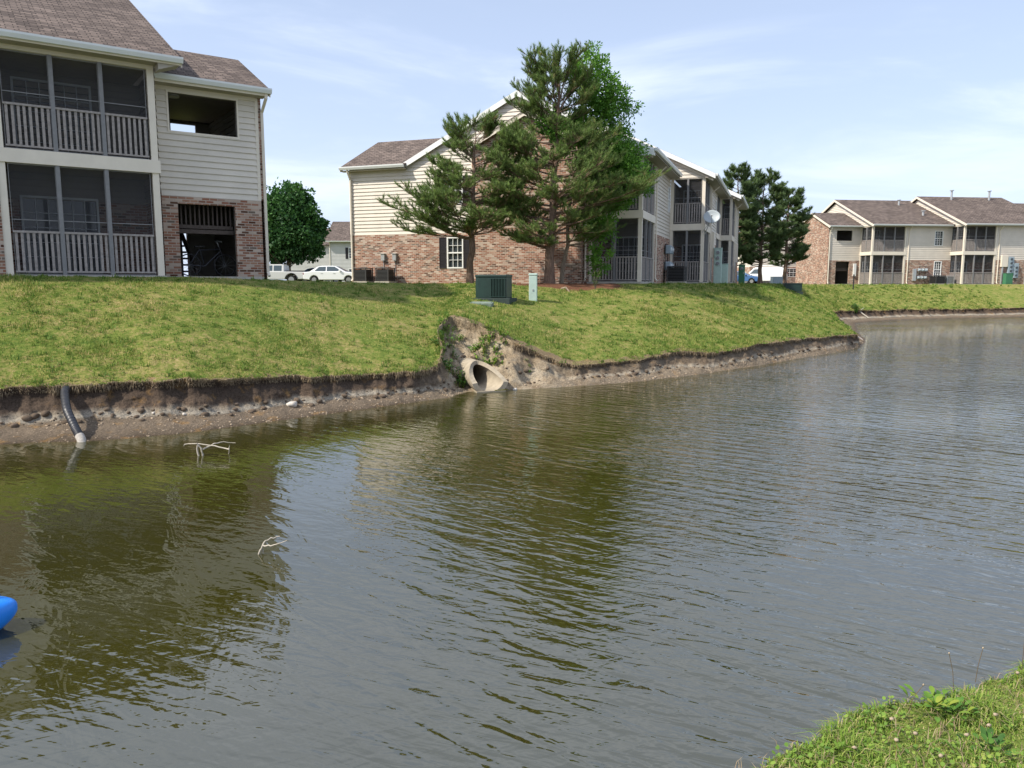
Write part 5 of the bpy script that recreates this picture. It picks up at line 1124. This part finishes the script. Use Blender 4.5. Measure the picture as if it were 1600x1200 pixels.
# driftwood
M_drift=mat('bleached_wood',(.40,.36,.30),.9,.1,noise=.25,nscale=20)
def drift(name,label,cat,Y,segs,material=M_drift):
    base=atY(segs[0][0][0],segs[0][0][1],Y); r=empty(name,(base[0],base[1],0),label=label,cat=cat)
    for k,sg in enumerate(segs):
        pts=[Vector(atY(px,py,Y+(dy))) - Vector((base[0],base[1],0)) for (px,py,dy,_) in sg]; q=[]
        for i in range(len(pts)-1):
            for t in (0,.33,.66): q.append(pts[i].lerp(pts[i+1],t)+Vector((random.uniform(-.006,.006),random.uniform(-.01,.01),random.uniform(-.006,.006))))
        q.append(pts[-1]); n_=len(q); r0,r1=sg[0][3],sg[-1][3]
        m=MB(); m.tube(q,[r0+(r1-r0)*i/(n_-1) for i in range(n_)],7); m.build('branch',material,r,smooth=True)
    return r
Yd_=float(atZ(315,712,0)[1])
drift('driftwood','bleached forked branches standing out of the water near the left bank','driftwood',Yd_,[[(312,716,0,.014),(308,703,0,.013),(309,694,0,.012)],[(318,716,.02,.012),(314,700,0,.011),(308,693,0,.010)],[(287,697,.1,.006),(289,694,.08,.013),(308,693,0,.015),(335,697,-.05,.012),(358,702,-.1,.010)],[(318,702,0,.012),(335,693,.1,.012),(350,690,.2,.010),(368,692,.25,.004)],[(357,710,.15,.007),(358,702,.1,.007),(358,695,.12,.003)],[(316,700,0,.008),(316,712,0,.006)]])
Yd_=float(atZ(407,866,0)[1])
drift('driftwood','small bleached twig rising out of the water in the left middle of the pond','driftwood',Yd_,[[(404,868,0,.010),(408,856,0,.010),(414,846,.03,.009),(424,841,.06,.007),(437,838,.1,.005)],[(410,853,0,.008),(424,853,-.05,.007),(436,850,-.08,.006),(449,844,-.1,.003)],[(412,868,.02,.007),(409,858,0,.006)]])
g=gpix(1345,487); Yc=g.y
drift('fallen_branch','bare fallen log lying over the cove edge at the tip of the lawn','branch',Yc,[[(1330,478,.3,.05),(1342,486,0,.06),(1352,493,-.3,.05),(1357,497,-.5,.04)],[(1342,486,0,.03),(1350,481,.2,.02)]])
Yc=31.2; drift('fallen_branch','short dark stick poking out at the far end of the eroded point','branch',Yc,[[(1332,523,0,.04),(1342,527,-.2,.03),(1348,531,-.3,.02)]],M_wood)
weedclump(1337,483,.28,.3,14,'brushy green weeds at the cove edge beside the fallen log',.7,.25)
# ------------------------------------------------------------------ LAWN EQUIPMENT
def at_ground(px,py): g=gpix(px,py); return g
g=at_ground(771,468); tf=empty('transformer',g,R(-14),label='dark green pad mounted transformer with vertical cooling fins in front of the pines',cat='transformer')
W_,D_,H_=1.02,.72,.78
m=MB(); m.box(-W_/2-.1,W_/2+.14,-D_/2-.12,D_/2+.12,-.15,.05); m.build('pad',mat('green_pad',(.035,.05,.045),.7,.2,noise=.2,nscale=6),tf,bevel=.015)
m=MB(); ch=.12; prof=[(-W_/2+ch,-D_/2),(W_/2,-D_/2),(W_/2,D_/2),(-W_/2+ch,D_/2),(-W_/2,D_/2-ch),(-W_/2,-D_/2+ch)]
def vprism(m,prof,z0,z1):
    i=len(m.v); k=len(prof); m.v+=[(x,y,z0) for x,y in prof]+[(x,y,z1) for x,y in prof]; m.f.append(tuple(range(i+k-1,i-1,-1))); m.f.append(tuple(range(i+k,i+2*k)))
    for j in range(k): a=j;b=(j+1)%k; m.f.append((i+a,i+b,i+k+b,i+k+a))
vprism(m,prof,.05,H_-.09); m.build('tank',M_green,tf,bevel=.012)
m=MB(); vprism(m,[(x*1.03,y*1.05) for x,y in prof],H_-.09,H_-.01); m.build('lid',M_green,tf,bevel=.02)
m=MB(); m.box(.02,W_/2-.02,-D_/2-.03,-D_/2-.001,.10,H_-.14); m.build('fin_housing',M_dark,tf)
m=MB(); 
for k in range(10): x=.04+(W_/2-.07)*k/9; m.box(x-.012,x+.012,-D_/2-.10,-D_/2-.03,.10,H_-.14)
m.box(.01,W_/2-.01,-D_/2-.105,-D_/2-.0,H_-.14,H_-.11); m.box(.01,W_/2-.01,-D_/2-.105,-D_/2,.08,.10); m.build('cooling_fins',M_green,tf)
g=at_ground(833,469); pd=empty('utility_pedestal',g,R(-6),label='pale green plastic utility pedestal standing right of the transformer',cat='utility pedestal')
m=MB(); m.box(-.13,.13,-.10,.10,-.1,.78); m.build('body',M_paleg,pd,bevel=.015); m=MB(); m.box(-.14,.14,-.11,.11,.785,.86); m.build('cap',M_paleg,pd,bevel=.02); m=MB(); m.box(-.02,.02,-.118,-.101,.30,.36); m.build('lock',M_metal,pd)
g=at_ground(745,474); cv=empty('valve_cover',g,R(-8),label='flat grey green underground box lid lying in the lawn before the transformer',cat='cover')
mcv=mat('weathered_green_cover',(.17,.21,.17),.8,.2,noise=.25,nscale=6); cv.rotation_euler=(.12,0,R(-8)); m=MB(); m.box(-.48,.48,-.2,.2,-.12,.02); m.build('frame',mcv,cv,bevel=.01); m=MB(); m.box(-.44,.44,-.165,.165,.021,.032); m.build('lid',mcv,cv,bevel=.005)
g=Vector(atY(1238,449,50.0)); g.z=gz(g.x,g.y)-.05; t2=empty('transformer',g,R(-10),label='low dark green transformer box on the lawn below the far pines',cat='transformer')
m=MB(); m.box(-.58,.58,-.5,.5,-.8,.04); m.build('pad',mat('green_pad',(.035,.05,.045)),t2); m=MB(); m.box(-.52,.52,-.42,.42,.06,.52); m.build('tank',M_green,t2,bevel=.02); m=MB(); m.box(-.54,.54,-.44,.44,.52,.58); m.build('lid',M_green,t2,bevel=.015)
g=Vector(atY(1213,445,64.0)); cabinet((g.x,g.y,2.4),0,.8,.7,.62,M_meter,'small grey box at the foot of the right far pine by the van',cat='utility box')
g=at_ground(1333,452); ps=empty('bollard',(g.x,g.y,g.z),0,label='thin black post on the lawn in front of the right building',cat='post')
m=MB(); m.tube([(0,0,-.1),(0,0,1.05)],.045,12); m.build('shaft',M_black,ps); m=MB(); m.tube([(0,0,1.05),(0,0,1.14)],.06,12); m.build('cap',M_black,ps)
# ------------------------------------------------------------------ KAYAK
kt=Vector(atZ(28,957,.10)); kd=Vector((-.86,-.50,0)).normalized(); ka=math.atan2(kd.y,kd.x)
ky=empty('kayak',(kt.x,kt.y,0),ka,label='blue kayak bow floating at the left edge of the picture',cat='kayak')
LK=3.0; m=MB(); secs=[]; NS=40
for i in range(NS+1):
    t=.5-.5*math.cos(math.pi*i/NS); x=LK*t; wv=.36*math.sin(math.pi*min(1,max(0,t))**.8)**.62 if 0<t<1 else .0; wv=max(wv,.02)
    rise=.07*abs(2*t-1)**3; e_=min(1,min(t,1-t)/.06)**.5; keel=-.10+.13*abs(2*t-1)**5+.10*(1-e_); deck=.20+rise-.10*(1-e_)
    ring=[]
    for j in range(16):
        th=2*math.pi*j/16; c,s=math.cos(th),math.sin(th); y=wv*math.copysign(abs(c)**.75,c); zc=(deck+keel)/2; z=zc+(deck-keel)/2*math.copysign(abs(s)**.85,s)
        ring.append(len(m.v)); m.v.append((x,y,z))
    secs.append(ring)
for i in range(NS):
    for j in range(16): m.f.append((secs[i][j],secs[i+1][j],secs[i+1][(j+1)%16],secs[i][(j+1)%16]))
m.f.append(tuple(secs[0])); m.f.append(tuple(reversed(secs[-1])))
M_kay=mat('kayak_plastic',(.005,.20,.72),.35,.5); hk=m.build('hull',M_kay,ky,smooth=True)
m=MB(); m.tube([(.10,-.02,.245),(.14,-.02,.285),(.26,.02,.285),(.32,.03,.25)],.010,8); m.build('handle',M_black,ky,smooth=True)
m=MB(); tyre_z(m,(0,0,0),1,.0) if False else None
m=MB(); m.tube([(1.5+.45*math.cos(a),.21*math.sin(a),.225) for a in np.linspace(0,2*math.pi,25)],.018,6,False); m.build('cockpit_rim',M_black,ky,smooth=True)
# ------------------------------------------------------------------ VEHICLES AND CAR PARK
m=MB(); m.poly([(-40,48,2.45),(9,48,2.45),(19,60,2.45),(26,80,2.45),(60,85,2.45),(60,140,2.45),(-40,140,2.45)]); pk_=m.build('parking_lot',mat('asphalt',(.055,.055,.055),.95,.1,noise=.2,nscale=.6)); tag(pk_,kind='structure')
M_tyre=mat('tyre_rubber',(.02,.02,.02),.9,.1); M_rim=mat('wheel_rim',(.35,.35,.36),.3,.5,metal=.6); M_wgl=mat('car_glass',(.05,.07,.08),.05,.8); M_red=mat('tail_lamp',(.30,.015,.01),.3,.5); M_lamp=mat('head_lamp',(.6,.6,.58),.15,.6)
def vehicle(name,loc,rz,label,cat,paint,lower,cab,wheels,w_,wr,glass,lamps,extra=None,group=None):
    """lower / cab: side profiles (x,z); glass: list of side window polygons; front is +x"""
    r=empty(name,loc,rz,label=label,cat=cat,group=group); m=MB(); m.prism(lower,-w_/2,w_/2); m.build('body',paint,r,bevel=.05)
    ins=.16; zb_=min(z for x,z in cab); zt_=max(z for x,z in cab); yy=lambda z:(w_/2-.04)-(z-zb_)/(zt_-zb_)*ins
    m=MB(); k=len(cab); m.v=[(x,-yy(z),z) for x,z in cab]+[(x,yy(z),z) for x,z in cab]; m.f=[tuple(range(k)),tuple(range(2*k-1,k-1,-1))]+[((j+1)%k,j,k+j,k+(j+1)%k) for j in range(k)]
    m.build('cabin',paint,r,bevel=.03)
    for g in glass:
        for s in (-1,1):
            m=MB(); a=[(x,s*(yy(z)+.012),z) for x,z in g]; b=[(x,s*(yy(z)-.02),z) for x,z in g]; m.poly(a if s<0 else a[::-1]); m.poly(b[::-1] if s<0 else b)
            for j in range(len(a)): q=(j+1)%len(a); m.poly([a[j],b[j],b[q],a[q]])
            m.build('side_window',M_wgl,r)
    # windscreens: faces along the sloping ends of the cabin
    for (p0,p1,nm) in extra or []:
        dx_=p1[0]-p0[0]; dz_=p1[1]-p0[1]; ln=math.hypot(dx_,dz_); nx_,nz_=dz_/ln,-dx_/ln
        if nm=='windscreen' and nx_<0 or nm=='rear_window' and nx_>0: nx_,nz_=-nx_,-nz_
        f=lambda p,t:(p[0]+nx_*.012*t,p[1]+nz_*.012*t); A0=f(p0,1);A1=f(p1,1); y0=yy(p0[1])-.08; y1=yy(p1[1])-.07
        m=MB(); m.poly([(A0[0],-y0,A0[1]),(A0[0],y0,A0[1]),(A1[0],y1,A1[1]),(A1[0],-y1,A1[1])]); m.build(nm,M_wgl,r)
    for x in wheels:
        for s in (-1,1):
            m=MB(); y0=s*(w_/2-.20); y1=s*(w_/2+.005); m.tube([(x,y0,wr),(x,y1,wr)],wr,22); t_=m.build('wheel',M_tyre,r); m=MB(); m.tube([(x,y1-s*.01,wr),(x,y1+s*.012,wr)],wr*.62,16); m.build('rim',M_rim,t_)
    for (x,z,mm,nm) in lamps:
        for s in (-1,1): m=MB(); m.box(min(x-.03,x+.03),x+.03,min(s*(w_/2-.3),s*(w_/2+.01)),max(s*(w_/2-.3),s*(w_/2+.01)),z-.07,z+.07); m.build(nm,mm,r,bevel=.01)
    return r
def arch(cx,r_,n_=8): return [(cx+r_*math.cos(a),.30+r_*math.sin(a)) for a in np.linspace(0,math.pi,n_)]
M_carw=mat('white_car_paint',(.72,.73,.73),.25,.6); M_cars=mat('silver_car_paint',(.50,.50,.49),.3,.6); M_carb=mat('blue_car_paint',(.03,.07,.16),.25,.6)
def sedan(loc,rz,label,paint,group=None):
    low=[(-2.25,.35),(-2.28,.62),(-2.2,.92),(-1.5,1.0),(1.0,.98),(1.9,.86),(2.22,.68),(2.25,.32)]+arch(1.38,.36)+[(.6,.22),(-.6,.22)]+arch(-1.38,.36)
    low=[(-2.25,.35),(-2.28,.62),(-2.2,.90),(-1.5,.99),(1.0,.97),(1.9,.85),(2.22,.66),(2.25,.30)]+[(1.38+.36*math.cos(a),.30+.36*math.sin(a)) for a in np.linspace(0,math.pi,9)]+[(-1.38+.36*math.cos(a),.30+.36*math.sin(a)) for a in np.linspace(0,math.pi,9)]
    cab=[(-1.75,.95),(1.15,.95),(.35,1.38),(.0,1.42),(-.75,1.42),(-1.1,1.36)]
    g=[[(-1.35,1.0),(-.45,1.0),(-.45,1.35),(-1.0,1.33)],[(-.36,1.0),(.85,1.0),(.25,1.35),(-.36,1.36)]]
    o=vehicle('sedan',loc,rz,label,'car',paint,low,cab,(-1.38,1.38),1.75,.31,g,[(-2.24,.78,M_red,'tail_light'),(2.16,.66,M_lamp,'headlight')],[((1.12,.97),(.38,1.36),'windscreen'),((-1.72,.97),(-1.12,1.34),'rear_window')],group)
    m=MB()
    for s in (-1,1): m=MB(); m.box(.62,.80,min(s*.86,s*1.0),max(s*.86,s*1.0),.98,1.10); m.build('side_mirror',paint,o,bevel=.02)
    for x in (-.75,.25):
        for s in (-1,1): m=MB(); m.box(x-.09,x+.09,min(s*.87,s*.895),max(s*.87,s*.895),.80,.83); m.build('door_handle',M_metal,o)
    return o
GP=2.44
q=atY(478,443,63); sedan((q[0]+2.28,63,GP+.05),0,'white sedan parked between the maple and the brick corner','white' and M_carw)
q=atY(480,443,64.5)
low=[(-2.75,.42),(-2.78,.70),(-2.7,1.0),(-.5,1.03),(1.2,1.05),(2.4,.98),(2.65,.72),(2.65,.4)]+[(1.75+.46*math.cos(a),.38+.46*math.sin(a)) for a in np.linspace(0,math.pi,9)]+[(-1.55+.46*math.cos(a),.38+.46*math.sin(a)) for a in np.linspace(0,math.pi,9)]
cab=[(-.95,1.0),(1.45,1.0),(.75,1.55),(.2,1.62),(-.75,1.62),(-.92,1.55)]
pu=vehicle('pickup_truck',(q[0]-2.78,65,GP+.02),math.pi,'silver crew cab pickup truck parked beside the white sedan','pickup truck',M_cars,low,cab,(-1.55,1.75),1.8,.37,[[(-.75,1.08),(-.1,1.08),(-.1,1.52),(-.75,1.52)],[(.02,1.08),(1.12,1.08),(.62,1.5),(.02,1.53)]],[(-2.76,.85,M_red,'tail_light'),(2.6,.8,M_lamp,'headlight')],[((1.42,1.03),(.80,1.52),'windscreen')])
for s in (-1,1): m=MB(); m.tube([(-1.55+.50*math.cos(a),s*.91,.38+.50*math.sin(a)) for a in np.linspace(.1,math.pi-.1,12)],.05,6); m.build('fender_flare',M_black,pu)
m=MB(); m.box(-2.6,-1.1,-.75,.75,1.03,1.10); m.build('bed_cover',M_black,pu,bevel=.02)
pu.location=(q[0]-2.78,65,GP+.02); pu.rotation_euler=(0,0,math.pi); pu.location.x=q[0]-2.75
sedan((float(atY(485,443,66)[0]),70,GP+.02),0.1,'dark blue car mostly hidden behind the pickup and the white sedan',M_carb)
sedan((float(atY(1160,443,88)[0])-.2,88,2.44),-.5,'blue car behind the left far pine, next to the white van',mat('mid_blue_paint',(.05,.12,.28),.25,.6))
low=[(-2.6,.45),(-2.62,1.1),(-2.5,1.15),(1.35,1.15),(2.25,1.02),(2.55,.85),(2.58,.42)]+[(1.75+.42*math.cos(a),.36+.42*math.sin(a)) for a in np.linspace(0,math.pi,9)]+[(-1.65+.42*math.cos(a),.36+.42*math.sin(a)) for a in np.linspace(0,math.pi,9)]
cab=[(-2.58,1.1),(1.7,1.1),(.95,1.85),(.6,1.98),(-2.4,2.0),(-2.55,1.9)]
q=atY(1192,443,92); vn=vehicle('van',(q[0],92,2.44),math.pi-.55,'white cargo van with roof rack parked behind the far pines','van',M_carw,low,cab,(-1.65,1.75),1.95,.36,[[(.35,1.2),(1.35,1.2),(.85,1.72),(.35,1.75)]],[(-2.6,1.3,M_red,'tail_light'),(2.5,.85,M_lamp,'headlight')],[((1.66,1.14),(1.0,1.8),'windscreen')])
m=MB()
for x in (-1.8,-.6,.5): m.box(x-.03,x+.03,-.75,.75,2.12,2.16)
for s in (-.72,.72): m.box(-2.2,.8,s-.03,s+.03,2.16,2.20)
m.build('roof_rack',M_white,vn)
